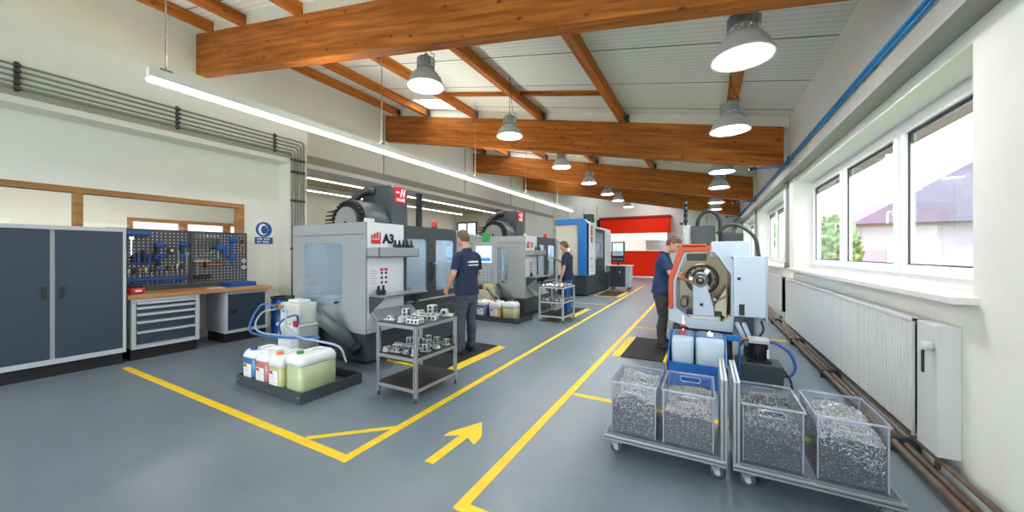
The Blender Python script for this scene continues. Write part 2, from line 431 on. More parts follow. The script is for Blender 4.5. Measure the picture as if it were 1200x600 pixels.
def arc(c, r, a0, a1, n, ux, uy):
    c = Vector(c); ux = Vector(ux); uy = Vector(uy)
    return [c + ux * (r * math.cos(math.radians(a0 + (a1 - a0) * i / n))) + uy * (r * math.sin(math.radians(a0 + (a1 - a0) * i / n))) for i in range(n + 1)]
def spline(pts, n=8):
    P = [Vector(p) for p in pts]; P = [P[0] * 2 - P[1]] + P + [P[-1] * 2 - P[-2]]; out = []
    for i in range(1, len(P) - 2):
        for k in range(n):
            t = k / n; a, b, c, d = P[i - 1], P[i], P[i + 1], P[i + 2]
            out.append(0.5 * ((2 * b) + (c - a) * t + (2 * a - 5 * b + 4 * c - d) * t * t + (3 * b - a - 3 * c + d) * t ** 3))
    out.append(P[-2]); return out

# ------------------------------------------------------------------ the setting
XR, XL, YF, YB = 1.4, -9.4, 23.3, -4.0
def beam_top(x): return 3.9 + 0.203 * (1.4 - x)
def beam_bot(x): return 3.14 + 0.1944 * (1.4 - x)
def ceil_z(x): return 4.12 + 0.203 * (1.4 - x)
struct(B(-20.0, 1.9, YB - 3, YF + 0.3, -0.12, 0.0).build('floor', 'floor'))
# sloping roof of ribbed panels with three roof lights, plus two added to brighten the far door
SKYL = [(7.7, 8.45), (12.5, 13.5), (17.4, 18.6), (20.4, 22.6)]  # the last opening is added to throw light on the red door
SX0, SX1 = -7.45, -6.05
cb = MB()
def roofslab(x0, x1, y0, y1, t=0.12):
    v = [cb.bm.verts.new((x, y, ceil_z(x) + dz)) for dz in (0, t) for x, y in ((x0, y0), (x1, y0), (x1, y1), (x0, y1))]
    fs = [cb.bm.faces.new([v[i] for i in q]) for q in ((0, 3, 2, 1), (4, 5, 6, 7), (0, 1, 5, 4), (1, 2, 6, 5), (2, 3, 7, 6), (3, 0, 4, 7))]
    cb._set(fs)
LIGHTS = [(SX0, SX1, a, b) for a, b in SKYL] + [(-3.66, -1.84, 19.5, 22.6)]  # wide far opening added as well, for more light on the door
for x0, x1 in ((-9.6, SX0), (SX0, SX1), (SX1, -3.66), (-3.66, -1.84), (-1.84, 1.75)):
    yy = YB - 0.2
    for q in LIGHTS:
        if q[0] == x0: roofslab(x0, x1, yy, q[2]); yy = q[3]
    roofslab(x0, x1, yy, YF + 0.2)
struct(cb.build('ceiling', 'ceil'))
for i, (SX0, SX1, a, b) in enumerate(LIGHTS):
    m = MB(); mxs = []
    for x in (SX0, SX1): m.box(x - 0.03, x + 0.03, a, b, ceil_z(x) + 0.1, ceil_z(x) + 0.2)
    o = struct(m.build('window_%d' % (11 + i), 'white'))
    g = MB(); v = [g.bm.verts.new((x, y, ceil_z(x) + 0.15)) for x, y in ((SX0, a), (SX1, a), (SX1, b), (SX0, b))]; g._set([g.bm.faces.new(v)])
    g.build('pane', 'glass', o)
    portal('roof_light_portal', ((SX0 + SX1) / 2, (a + b) / 2, ceil_z((SX0 + SX1) / 2) + 0.14), (0, math.atan(0.203), 0), SX1 - SX0, b - a)

# right wall with its window openings
WIN = [(-1.0, 2.4), (3.2, 8.1), (9.05, 13.15), (14.1, 18.2), (19.1, 22.6)]
WZ0, WZ1 = 1.24, 2.76
m = MB(); y = YB
for a, b in WIN:
    m.box(XR, XR + 0.36, y, a, 0, 4.3); m.box(XR, XR + 0.36, a, b, 0, WZ0 - 0.04); m.box(XR, XR + 0.36, a, b, WZ1, 4.3); y = b
m.box(XR, XR + 0.36, y, YF, 0, 4.3)
struct(m.build('wall_right', 'wall_r'))
def window(n, a, b, sashes):
    X0, X1 = 1.66, 1.72; fw = 0.07
    f = MB()
    frame(f, X0, X1, a, b, WZ0, WZ1, fw, fw, 0.09, 0.06)
    o = struct(f.build('window_%d' % n, 'pvc', bevel=0.006))
    ys = [b - (b - a) * k / sashes for k in range(sashes + 1)]
    for k in range(sashes):
        y1, y0 = ys[k] - 0.035, ys[k + 1] + 0.035
        if k == 0: y1 -= 0.02
        if k == sashes - 1: y0 += 0.02
        z0, z1 = WZ0 + 0.07, WZ1 - 0.05; s = MB(); w = 0.085
        xa, xb = 1.63, 1.70
        s.box(xa, xb, y0, y1, z0, z0 + w); s.box(xa, xb, y0, y1, z1 - w, z1); s.box(xa, xb, y0, y0 + w, z0 + w, z1 - w); s.box(xa, xb, y1 - w, y1, z0 + w, z1 - w)
        so = s.build('sash', 'pvc', o, bevel=0.008)
        g = MB(); gi = 0.012
        for q in ((y0 + w, y1 - w, z0 + w, z0 + w + gi), (y0 + w, y1 - w, z1 - w - gi, z1 - w)): g.box(1.655, 1.668, *q)
        for q in ((y0 + w, y0 + w + gi), (y1 - w - gi, y1 - w)): g.box(1.655, 1.668, q[0], q[1], z0 + w, z1 - w)
        g.build('gasket', 'gasket', so)
        p = MB(); v = [p.bm.verts.new((1.672, yy_, zz)) for yy_, zz in ((y0 + w, z0 + w), (y1 - w, z0 + w), (y1 - w, z1 - w), (y0 + w, z1 - w))]; p._set([p.bm.faces.new(v)])
        p.build('pane', 'glass', so)
        bl = B(1.675, 1.70, y0 + w, y1 - w, z1 - w - 0.1, z1 - w + 0.01); bl.build('blind_box', 'greysteel', so)
        hy = y0 + w * 0.5
        h = MB(); zc = (z0 + z1) / 2 - 0.1
        h.box(xa - 0.012, xa, hy - 0.014, hy + 0.014, zc - 0.035, zc + 0.035)
        h.tube(spline([(xa - 0.01, hy, zc), (xa - 0.045, hy, zc), (xa - 0.05, hy, zc - 0.03), (xa - 0.05, hy, zc - 0.12)], 4), 0.011, 8)
        h.build('handle', 'pvc', so)
    for k in range(1, sashes):
        B(1.655, 1.715, ys[k] - 0.034, ys[k] + 0.034, WZ0 + 0.05, WZ1 - 0.05).build('mullion', 'pvc', o, bevel=0.004)
    portal('window_portal', (1.76, (a + b) / 2, (WZ0 + WZ1) / 2), (0, PI / 2, 0), WZ1 - WZ0, b - a)
for n, ((a, b), s) in enumerate(zip(WIN, (2, 3, 3, 3, 2))):
    window(n + 1, a, b, s)
m = 0
for n, (a, b) in enumerate(WIN):
    s = MB(); s.box(1.28, 1.66, a - 0.06, b + 0.06, WZ0 - 0.045, WZ0)
    struct(s.build('trim_%d' % (n + 1), mat('sill_stone', (228, 226, 220), 0.45, var=0.06, vs=30), bevel=0.006))

# left: alcove for the bench, with upper wall, pier and a wide opening behind the machines
AX0, AXW, AY1 = -7.6, -8.0, 4.72
m = MB()
m.box(AXW, AX0, YB, AY1, 3.38, 4.42)                  # lintel block over the alcove
m.box(AXW, AX0, 4.36, AY1, 0, 3.38)                   # pier
m.box(-9.4, AXW, AY1 - 0.2, AY1, 0, 4.42)
struct(m.build('wall_alcove', 'wall'))
OY0, OY1, OZ0, OZ1 = -3.4, 3.68, 1.0, 2.39
m = MB()
m.box(AXW - 0.16, AXW, YB, 4.36, 0, OZ0); m.box(AXW - 0.16, AXW, YB, 4.36, OZ1, 3.4)
m.box(AXW - 0.16, AXW, OY1, 4.36, OZ0, OZ1); m.box(AXW - 0.16, AXW, YB, OY0, OZ0, OZ1)
struct(m.build('wall_bench', 'wall'))
f = MB()
frame(f, AXW - 0.18, AXW + 0.02, OY0 - 0.02, OY1 + 0.02, OZ0 - 0.03, OZ1 + 0.07, 0.09, 0.09, 0.06, 0.08)
f.box(AXW - 0.17, AXW + 0.01, 1.55, 1.63, OZ0 + 0.03, OZ1 - 0.01)
wo = struct(f.build('window_21', 'wframe', bevel=0.004))
p = MB()
v = [p.bm.verts.new((AXW - 0.08, a, b)) for a, b in ((OY0, OZ0), (OY1, OZ0), (OY1, OZ1), (OY0, OZ1))]; p._set([p.bm.faces.new(v)]); p.build('pane', 'glass', wo)
# upper left wall above the big opening
m = MB(); LZ = 3.79
m.box(XL - 0.25, XL, YB, YF, LZ + 0.34, 6.5)
m.box(XL - 0.25, XL, 18.75, YF, 0, LZ + 0.34)
struct(m.build('wall_left', 'wall'))
struct(B(XL - 0.25, XL + 0.02, AY1, YF, LZ + 0.13, LZ + 0.34).build('trim_11', 'lintel'))
struct(B(XL - 0.25, XL + 0.0, AY1, 18.75, LZ, LZ + 0.13).build('trim_12', 'white'))
struct(B(AX0, AX0 + 0.015, YB, 4.4, 3.47, 3.6).build('trim_13', 'lintel'))
for i, yv in enumerate((8.42, 12.98, 17.2, 20.2)):     # joints of the upper wall panels
    struct(B(XL, XL + 0.012, yv, yv + 0.03, LZ + 0.34, beam_bot(XL) + 0.9).build('trim_%d' % (14 + i), 'conduit'))
struct(B(XL, XL + 0.1, 18.7, 18.8, 0, LZ + 0.13).build('trim_20', 'lintel'))
# far wall, door bay
m = MB(); DX0, DX1, DZ = -5.86, -1.98, 3.55
m.box(-9.6, DX0, YF, YF + 0.25, 0, 6.6); m.box(DX1, 1.8, YF, YF + 0.25, 0, 6.6); m.box(DX0, DX1, YF, YF + 0.25, DZ, 6.6)
struct(m.build('wall_far', 'wall'))
for i, xv in enumerate((-8.3, -7.2, -6.3, 0.0)):
    struct(B(xv, xv + 0.03, YF - 0.012, YF, 0, 4.6).build('trim_%d' % (30 + i), 'conduit'))
# unseen back wall, its wide opening added to let sky fill in from behind
m = MB()
m.box(-9.6, -7.0, YB - 0.25, YB, 0, 6.6); m.box(0.6, 1.8, YB - 0.25, YB, 0, 6.6); m.box(-7.0, 0.6, YB - 0.25, YB, 3.9, 6.6)
struct(m.build('wall_back', 'wall'))
portal('back_fill_portal', (-3.2, YB - 0.1, 1.95), (-PI / 2, 0, 0), 7.6, 3.9)
# neighbouring hall and office seen through the openings
m = MB()
m.box(-18.2, -18.0, AY1, YF + 1, 0, 4.7); m.box(-18.2, XL, YF + 0.3, YF + 0.5, 0, 4.7); m.box(-18.2, -12.6, 6.38, 6.55, 0, 4.7)
struct(m.build('wall_hall', 'wall'))
struct(B(-18.2, XL - 0.25, AY1 - 0.2, YF + 0.5, 4.7, 4.8).build('ceiling_hall', 'ceil2'))
OW = ((3.25, 4.25), (4.3, 5.25), (5.3, 6.1))
m = MB(); OYE = 6.3
m.box(-12.6, -12.4, YB, OYE, 0, 1.3); m.box(-12.6, -12.4, YB, OYE, 2.38, 3.2)
m.prism([(-9.43, 4.74), (-9.43, 4.9), (-12.6, 6.55), (-12.6, 6.38)], 4.7)
m.box(-12.6, -8.1, YB - 0.2, YB, 0, 3.2);
for a, b in ((YB, 3.25), (4.25, 4.3), (5.25, 5.3), (6.1, OYE)): m.box(-12.6, -12.4, a, b, 1.3, 2.38)
struct(m.build('wall_office', 'wall'))
m = B(-12.6, -8.15, YB - 0.2, AY1 - 0.2, 3.2, 3.3); m.prism([(-9.41, AY1 - 0.2), (-9.41, 4.74), (-12.58, 6.4), (-12.58, AY1 - 0.2)], 0.1, Matrix.Translation((0, 0, 3.2))); struct(m.build('ceiling_office', 'white'))
for i, (a, b) in enumerate(OW):
    f = MB(); t = 0.09
    frame(f, -12.42, -12.34, a - 0.024, b + 0.024, 1.3, 2.38, t, t, t, t)
    wo = struct(f.build('window_%d' % (22 + i), 'wframe'))
    p = MB(); v = [p.bm.verts.new((-12.5, yv, zv)) for yv, zv in ((a, 1.3), (b, 1.3), (b, 2.38), (a, 2.38))]; p._set([p.bm.faces.new(v)]); p.build('pane', 'glass', wo)
    portal('office_portal', (-12.62, (a + b) / 2, 1.84), (0, -PI / 2, 0), 1.05, b - a)
# dark-framed window of the hall
f = MB()
X0, X1, Z0, Z1 = -19.0 + 1.2, -15.9, 2.6, 4.0
for q in ((X0 + 0.1, X1 - 0.1, Z0, Z0 + 0.1), (X0 + 0.1, X1 - 0.1, Z1 - 0.1, Z1), (X0, X0 + 0.1, Z0, Z1), (X1 - 0.1, X1, Z0, Z1), ((X0 + X1) / 2 - 0.05, (X0 + X1) / 2 + 0.05, Z0 + 0.1, Z1 - 0.1)): f.box(q[0], q[1], YF + 0.2, YF + 0.3, q[2], q[3])
wo = struct(f.build('window_26', 'mdark'))
B(X0 + 0.1, X1 - 0.1, YF + 0.26, YF + 0.28, Z0 + 0.1, Z1 - 0.1).build('pane', emat('daylight_glow_pane', (226, 236, 240), 0.9), wo)  # pane glows by itself in place of daylight

# timber
for i, yb in enumerate((3.46, 8.5, 13.62, 18.7)):
    m = MB(); y1 = yb + 0.2; x0, x1 = XL + 0.003, 1.3
    bb = (lambda x: 3.36 + 0.175 * (1.4 - x)) if i == 0 else beam_bot
    v = [m.bm.verts.new(p) for yv in (yb, y1) for p in ((x0, yv, bb(x0)), (x1, yv, bb(x1)), (x1, yv, beam_top(x1)), (x0, yv, beam_top(x0)))]
    m._set([m.bm.faces.new([v[k] for k in q]) for q in ((0, 1, 2, 3), (7, 6, 5, 4), (0, 4, 5, 1), (1, 5, 6, 2), (2, 6, 7, 3), (3, 7, 4, 0))])
    o = m.build('timber_beam', 'beam', bevel=0.012)
    tag(o, ('big glulam roof beam nearest the camera, crossing the top of the hall', 'second glulam roof beam from the camera, behind the first two lamps of each row',
            'third glulam roof beam, beyond the second one', 'farthest glulam roof beam, in front of the red door wall')[i], 'roof beam', 'glulam beams under the roof')
PX = (-8.85, -7.6, -5.85, -3.78, -1.72, 0.4)
PW = ('beside the left wall', 'second from the left wall', 'third from the left wall', 'above the left lamp row', 'in the middle of the roof', 'above the right lamp row')
for px, w in zip(PX, PW):
    for (a, b, bay) in ((YB + 0.1, 3.56, 'in front of the nearest beam'), (3.58, 8.6, 'between the first and second beam'), (8.62, 13.7, 'between the second and third beam'), (13.72, 18.78, 'between the third and last beam'), (18.8, YF - 0.02, 'beyond the last beam')):
        o = MB(); zb = beam_top(px) + 0.005; zt = ceil_z(px) - 0.002
        xa, xb = px - 0.075, px + 0.075
        v = [o.bm.verts.new(p) for yv in (a, b) for p in ((xa, yv, beam_top(xa) + 0.003), (xb, yv, beam_top(xb) + 0.003), (xb, yv, ceil_z(xb) - 0.003), (xa, yv, ceil_z(xa) - 0.003))]
        o._set([o.bm.faces.new([v[k] for k in q]) for q in ((0, 1, 2, 3), (7, 6, 5, 4), (0, 4, 5, 1), (1, 5, 6, 2), (2, 6, 7, 3), (3, 7, 4, 0))])
        ob = o.build('roof_purlin', 'purlin', bevel=0.006)
        tag(ob, 'wooden purlin %s, %s' % (w, bay), 'purlin', 'purlins between the roof beams')
        if a > 0 and b < 20:
            br = MB(); br.box(xb, xb + 0.09, b - 0.13, b - 0.12, zb - 0.045, zt - 0.08); br.box(xb, xb + 0.008, b - 0.2, b - 0.12, zb, zt - 0.05)
            br.build('angle_bracket', 'mdark', ob)
for xa, xb, lab in ((-5.77, -3.86, 'brown cross batten under the roof, left of the two in front of the second beam'), (-3.7, -1.8, 'brown cross batten under the roof, right of the two in front of the second beam')):
    m = MB(); v = [m.bm.verts.new(p) for yv in (7.2, 7.27) for p in ((xa, yv, ceil_z(xa) - 0.09), (xb, yv, ceil_z(xb) - 0.09), (xb, yv, ceil_z(xb) - 0.003), (xa, yv, ceil_z(xa) - 0.003))]
    m._set([m.bm.faces.new([v[k] for k in q]) for q in ((0, 1, 2, 3), (7, 6, 5, 4), (0, 4, 5, 1), (1, 5, 6, 2), (2, 6, 7, 3), (3, 7, 4, 0))])
    tag(m.build('roof_batten', 'beam'), lab, 'batten', 'cross battens under the roof')
# white closing strips over the beams are part of the roof
for i, yb in enumerate((3.46, 8.5, 13.62, 18.7)):
    m = MB(); x0, x1 = XL + 0.01, XR - 0.01
    v = [m.bm.verts.new(p) for yv in (yb + 0.06, yb + 0.14) for p in ((x0, yv, beam_top(x0) + 0.002), (x1, yv, beam_top(x1) + 0.002), (x1, yv, ceil_z(x1) - 0.002), (x0, yv, ceil_z(x0) - 0.002))]
    m._set([m.bm.faces.new([v[k] for k in q]) for q in ((0, 1, 2, 3), (7, 6, 5, 4), (0, 4, 5, 1), (1, 5, 6, 2), (2, 6, 7, 3), (3, 7, 4, 0))])
    struct(m.build('trim_%d' % (40 + i), 'cream'))

# ------------------------------------------------------------------ outdoors beyond the windows
struct(B(1.9, 70, -25, 80, -0.4, -0.3).build('ground', 'grass'))
t = thing('neighbour_house', 'pale lilac house with a grey roof outside the near window', 'house', (5.7, 20.0, -0.3))
m = MB(); m.box(0, 9, 0, 12, 0, 3.2); m.build('wall', 'house', t)
m = MB(); m.prism([(-0.5, 3.0), (9.5, 3.0), (4.5, 6.2)], 13, plane_mx((0, -0.5, 0), (1, 0, 0), (0, 0, 1)) @ Matrix.Scale(-1, 4, (0, 0, 1))); m.build('roof', 'roof', t)
for xx in (0.7, 3.2, 5.8):
    w = B(xx, xx + 1.5, -0.04, 0.0, 0.9, 2.3).build('window', 'pvc', t); B(xx + 0.12, xx + 1.38, -0.05, -0.04, 1.0, 2.2).build('pane', mat('house_pane', (190, 205, 220), 0.2), w)
def tree(x, y, h, label, s):
    t = thing('garden_tree', label, 'tree', (x, y, -0.3)); r = random.Random(s)
    MB().tube([(0, 0, 0), (0.05, 0, h * 0.3), (0, 0.1, h * 0.6)], 0.1, 8, radii=[0.14, 0.1, 0.05]).build('trunk', 'bark', t)
    m = MB()
    for k in range(900):
        a = r.uniform(0, 2 * PI); u = r.uniform(-1, 1); q = (1 - u * u) ** 0.5; d = r.uniform(0.6, 1.0)
        c = Vector((q * math.cos(a) * h * 0.27 * d, q * math.sin(a) * h * 0.27 * d, h * 0.62 + u * h * 0.36 * d))
        n = Vector((r.gauss(0, 1), r.gauss(0, 1), r.gauss(0, 1))).normalized(); e = n.orthogonal().normalized(); g = n.cross(e); sz = h * 0.045
        m._set([m.bm.faces.new([m.bm.verts.new(c + e * sz * i + g * sz * j) for i, j in ((-1, -.5), (0, -1), (1, .4), (0, 1))])])
    m.build('crown', 'tree', t)
tree(3.95, 17.0, 3.2, 'garden tree outside, left of the pale house', 3)
tree(3.6, 35.0, 5.0, 'larger garden tree farther off outside the second window', 4)

# ------------------------------------------------------------------ floor paint
def fpoly(name, pts, label, z=0.002, grp='yellow floor lines'):
    m = MB(); v = [m.bm.verts.new((x, y, zz)) for zz in (0.0, z) for x, y in pts]; n = len(pts)
    m._set([m.bm.faces.new(v[n:]), m.bm.faces.new(list(reversed(v[:n])))] + [m.bm.faces.new((v[i], v[(i + 1) % n], v[n + (i + 1) % n], v[n + i])) for i in range(n)])
    return tag(m.build(name, 'yellow'), label, 'floor marking', grp)
LINE_Z = [0.0015]
def fline(p, q, w, label, name='floor_line'):
    LINE_Z.append(0); p = Vector(p); q = Vector(q); t = (q - p).normalized(); n = Vector((-t.y, t.x)) * w / 2
    return fpoly(name, [tuple(p - n), tuple(q - n), tuple(q + n), tuple(p + n)], label, LINE_Z[0] + 0.0002 * len(LINE_Z))

fline((-2.32, 1.70), (-2.56, 17.6), 0.075, 'long yellow line along the machine side of the aisle')
fline((-1.28, 1.70), (-1.40, 17.6), 0.075, 'long yellow line along the right side of the aisle')
fline((-6.72, 1.73), (-2.28, 1.73), 0.075, 'yellow line running from the tall cabinet across to the aisle')
fline((-2.86, 1.77), (-2.34, 2.26), 0.05, 'short slanting yellow line cutting the corner of the bay')
fline((-1.31, 1.73), (1.2, 1.73), 0.075, 'yellow cross line in front of the chip trolleys')
fline((-1.24, 3.68), (1.15, 3.68), 0.07, 'yellow cross line behind the chip trolleys')
fline((-1.27, 7.62), (1.2, 7.62), 0.06, 'yellow cross line at the back end of the lathe')
fline((-1.3, 10.6), (1.2, 10.6), 0.06, 'yellow cross line on the right, beyond the lathe')
fline((-3.6, 10.55), (-2.5, 10.55), 0.07, 'pale yellow cross line between the second and the blue machine')
fpoly('floor_arrow', [(-1.79, 1.98), (-1.71, 1.98), (-1.71, 2.40), (-1.60, 2.33), (-1.62, 2.47), (-1.755, 2.68), (-1.90, 2.40), (-1.90, 2.33), (-1.79, 2.40)],
      'yellow arrow on the floor pointing down the aisle', grp='floor arrow')

# ------------------------------------------------------------------ conduits, pipes, rails
for k in range(5):
    z = 3.85 - 0.072 * k; yv = 4.63 - 0.062 * k; X = AX0 + 0.035
    m = MB().tube([(X, YB + 0.02, z)] + arc((X, yv - 0.07, z - 0.07), 0.07, 90, 0, 6, (0, 1, 0), (0, 0, 1)) + [(X, yv, 0.62)], 0.015, 8)
    tag(m.build('conduit_pipe', 'conduit'), '%s grey conduit pipe of the bundle above the alcove, counted from the top' % ORD[k], 'pipe', 'conduit bundle on the alcove wall')
for i, yv in enumerate((-1.5, 1.0, 2.55, 4.05)):
    m = B(AX0, AX0 + 0.018, yv - 0.02, yv + 0.02, 3.52, 3.9)
    for k in range(5): z = 3.85 - 0.072 * k; m.box(AX0 + 0.01, AX0 + 0.06, yv - 0.03, yv + 0.03, z - 0.02, z + 0.02)
    tag(m.build('pipe_clamp', 'clamp', bevel=0.004), 'dark clamp rail on the horizontal conduits, %s from the left' % ORD[i], 'pipe clamp', 'clamps of the conduit bundle')
for i, z in enumerate((3.45, 3.2, 2.6, 1.6)):
    m = B(AX0, AX0 + 0.018, 4.36, 4.65, z - 0.015, z + 0.015)
    for k in range(5): yv = 4.63 - 0.062 * k; m.box(AX0 + 0.01, AX0 + 0.06, yv - 0.02, yv + 0.02, z - 0.025, z + 0.025)
    tag(m.build('pipe_clamp', 'clamp', bevel=0.004), 'dark clamp rail on the vertical conduits of the pier, %s from the top' % ORD[i], 'pipe clamp', 'clamps of the conduit bundle')
m = B(XR - 0.13, XR, YB, YF - 0.02, 2.93, 3.07); m.box(XR - 0.17, XR, YB, YF - 0.02, 2.86, 2.89); m.box(XR - 0.06, XR, YB, YF - 0.02, 2.885, 2.935)
tag(m.build('cable_trunking', 'greysteel', bevel=0.004), 'long grey cable trunking above the right windows', 'trunking')
for zz, r, lab in ((3.25, 0.02, 'thick blue compressed air pipe along the right wall'), (3.2, 0.011, 'thin blue line just under the thick blue air pipe')):
    tag(MB().tube([(XR - 0.06, YB + 0.02, zz), (XR - 0.06, YF - 0.02, zz)], r, 10).build('air_pipe', 'bluepipe'), lab, 'pipe')
    if r > 0.015:
        pass
for i, yv in enumerate((8.25, 13.4, 18.4)):
    t = thing('air_outlet', 'blue air outlet arm under the %s of the three farther beams' % ORD[i], 'air pipe', (XR - 0.06, yv, 3.25), 0, 'air outlet arms')
    MB().tube([(0, 0, 0), (0, 0, -0.1), (-0.1, 0, -0.13), (-0.5, 0, -0.13)], 0.02, 8).build('arm', 'bluepipe', t)
    MB().cyl((-0.5, 0, -0.13), (-0.62, 0, -0.13), 0.032, seg=10).build('valve', 'dark', t)
    B(-0.03, 0.06, -0.02, 0.02, -0.02, 0.04).build('bracket', 'dark', t)
for i, yv in enumerate((8.58, 13.66, 18.7)):
    t = thing('steel_post', 'grey steel post beside the reveal of the %s pier between the right windows' % ORD[i], 'post', (XR - 0.03, yv, WZ0), 0, 'posts between the windows')
    B(-0.03, 0.03, -0.055, 0.055, 0, 1.62).build('shaft', 'post', t, bevel=0.004)
    B(-0.045, 0.03, -0.075, 0.075, 1.5, 1.62).build('head_plate', 'greysteel', t, bevel=0.003); B(-0.045, 0.03, -0.075, 0.075, -0.04, 0.08).build('foot_plate', 'greysteel', t, bevel=0.003)
struct(B(XR - 0.02, XR, 8.1, 9.05, 0, 2.86).build('trim_50', 'wall_r'))
for k, (dx, z) in enumerate(((-0.08, 0.06), (-0.15, 0.075), (-0.06, 0.15))):
    tag(MB().tube([(XR + dx, 0.2, z), (XR + dx, YF - 0.05, z)], 0.024 if k < 2 else 0.018, 10).build('heating_pipe', 'pipe'),
        ('brown heating pipe on the floor closest to the right wall', 'brown heating pipe on the floor farthest out from the right wall', 'brown heating pipe raised above the other two along the right wall')[k], 'pipe')
for i, yv in enumerate((2.0, 3.8, 5.6, 7.4, 9.4, 11.8)):
    m = B(XR - 0.19, XR, yv - 0.02, yv + 0.02, 0, 0.03); m.box(XR - 0.19, XR - 0.03, yv - 0.025, yv + 0.025, 0.03, 0.11); m.box(XR - 0.03, XR, yv - 0.015, yv + 0.015, 0.03, 0.18)
    tag(m.build('pipe_bracket', 'mdark', bevel=0.004), 'dark bracket holding the brown heating pipes, %s from the camera' % ORD[i], 'pipe bracket', 'brackets of the heating pipes')

def radiator(y0, y1, z0, z1, label):
    t = thing('radiator', label, 'radiator', (XR, y0, z0), 0, 'radiators under the windows'); L = y1 - y0; H = z1 - z0
    m = MB(); x0 = -0.105; n = int(L / 0.05)
    pts = [(0, x0 + 0.012)]
    for k in range(n):
        a = L * k / n; w = L / n
        pts += [(a + 0.10 * w, x0 + 0.012), (a + 0.22 * w, x0), (a + 0.80 * w, x0), (a + 0.92 * w, x0 + 0.012)]
    pts += [(L, x0 + 0.012), (L, -0.03), (0, -0.03)]
    m.prism([(b, a) for a, b in pts], H - 0.05, Matrix.Translation((0, 0, 0.02)))
    m.build('front_panel', 'rad', t)
    g = B(-0.112, -0.02, 0, L, H - 0.03, H)
    g.build('top_grille', 'rad', t, bevel=0.005)
    sl = MB()
    for k in range(int(L / 0.04)): sl.box(-0.095, -0.035, 0.02 + k * 0.04, 0.032 + k * 0.04, H, H + 0.001)
    sl.build('grille_slots', mat('slot_grey', (140, 138, 132), 0.6), t)
    for yv in (0, L - 0.012): B(-0.11, -0.02, yv, yv + 0.012, 0.0, H).build('side_cover', 'rad', t, bevel=0.003)
    for yv in (0.4, L - 0.4): B(-0.03, 0, yv, yv + 0.05, 0.1, H - 0.08).build('wall_bracket', 'greysteel', t)
    MB().tube([(-0.06, L - 0.08, 0.02), (-0.06, L - 0.08, -z0 + 0.15)], 0.014, 8).build('feed_pipe', 'pipe', t)
    return t
r1 = radiator(3.62, 8.3, 0.2, 1.04, 'very long ribbed white radiator under the near window')
radiator(8.75, 11.7, 0.34, 1.04, 'shorter white radiator beyond the first pier, behind the lathe')
radiator(14.2, 17.2, 0.34, 1.04, 'far white radiator under the third window')
t = thing('radiator_connection', 'white valve cover beside the near end of the long radiator', 'radiator valve', (XR, 3.3, 0.2))
B(-0.11, -0.0, 0, 0.25, 0.0, 0.84).build('cover', 'rad', t, bevel=0.006); B(-0.118, -0.11, 0.15, 0.175, 0.5, 0.66).build('slot', 'dark', t)
MB().cyl((-0.11, 0.05, 0.7), (-0.17, 0.05, 0.7), 0.03, seg=14).build('thermostat_head', 'rad', t)
MB().tube([(-0.06, 0.12, 0), (-0.06, 0.12, -0.12)], 0.016, 8).build('feed_pipe', 'pipe', t)

t = thing('hall_column', 'dark steel column in the next hall behind the nearest machine', 'column', (-10.0, 10.74, 0)); B(-0.09, 0.09, -0.09, 0.09, 0.0, 4.3).build('shaft', 'mdark', t, bevel=0.01); B(-0.14, 0.14, -0.14, 0.14, 0, 0.02).build('foot_plate', 'mdark', t); B(-0.14, 0.14, -0.14, 0.14, 4.3, 4.62).build('head', 'mdark', t)
# ------------------------------------------------------------------ lamps
def lamp_proto():
    t = thing('high_bay_lamp', 'x', 'lamp')
    MB().lathe([(0.275, 0.0), (0.285, 0.012), (0.27, 0.03), (0.235, 0.12), (0.18, 0.2), (0.125, 0.245), (0.118, 0.245), (0.165, 0.2), (0.225, 0.12), (0.262, 0.028), (0.268, 0.006)], 40).build('reflector', 'lampgrey', t)
    MB().lathe([(0.288, -0.008), (0.292, 0.004), (0.286, 0.018), (0.266, 0.014), (0.262, -0.004), (0.288, -0.008)], 40).build('rim', 'lampgrey', t)
    m = MB().lathe([(0.112, 0.235), (0.112, 0.285), (0.0, 0.285)], 24); 
    for k in range(28):
        a = 2 * PI * k / 28; m.box(0.1, 0.135, -0.004, 0.004, 0.24, 0.285, Matrix.Rotation(a, 4, 'Z'))
    m.build('heat_sink', 'lampdark', t)
    MB().lathe([(0.0, 0.285), (0.13, 0.285), (0.138, 0.295), (0.138, 0.41), (0.128, 0.425), (0.0, 0.425)], 12, smooth=False).build('gear_housing', 'lampdark', t)
    B(0.1, 0.16, -0.035, 0.035, 0.29, 0.4).build('terminal_box', 'lampgrey', t, bevel=0.006)
    m = MB().tube(arc((0, 0, 0.465), 0.04, -90, 250, 16, (1, 0, 0), (0, 0, 1)), 0.008, 8); m.build('hook', 'dark', t)
    m = MB().lathe([(0.0, 0.02), (0.235, 0.02), (0.235, 0.028), (0, 0.028)], 40)
    m.build('lens', 'lens', t)
    return t
proto = lamp_proto()
def place_lamp(x, y, z, label, first, grp):
    t = proto if first else copy_tree(proto, skip=('chain', 'cable'))
    t.location = (x, y, z); t['label'] = label; t['group'] = grp; t.scale = (0.93, 0.93, 0.93)
    top = ceil_z(x) - z
    for px in PX:
        if abs(px - x) < 0.16: top = beam_top(px) + 0.0 - z
    top = top / 0.93 - 0.004
    ch = MB(); ch.tube([(0, 0, 0.5), (0, 0, top)], 0.006, 6); ch.build('chain', 'dark', t)
    ch = MB(); ch.tube(spline([(0.1, 0.03, 0.41), (0.13, 0.05, 0.48), (0.06, 0.02, 0.6), (0.01, 0.01, top)], 5), 0.005, 6); ch.build('cable', 'dark', t)
    return t
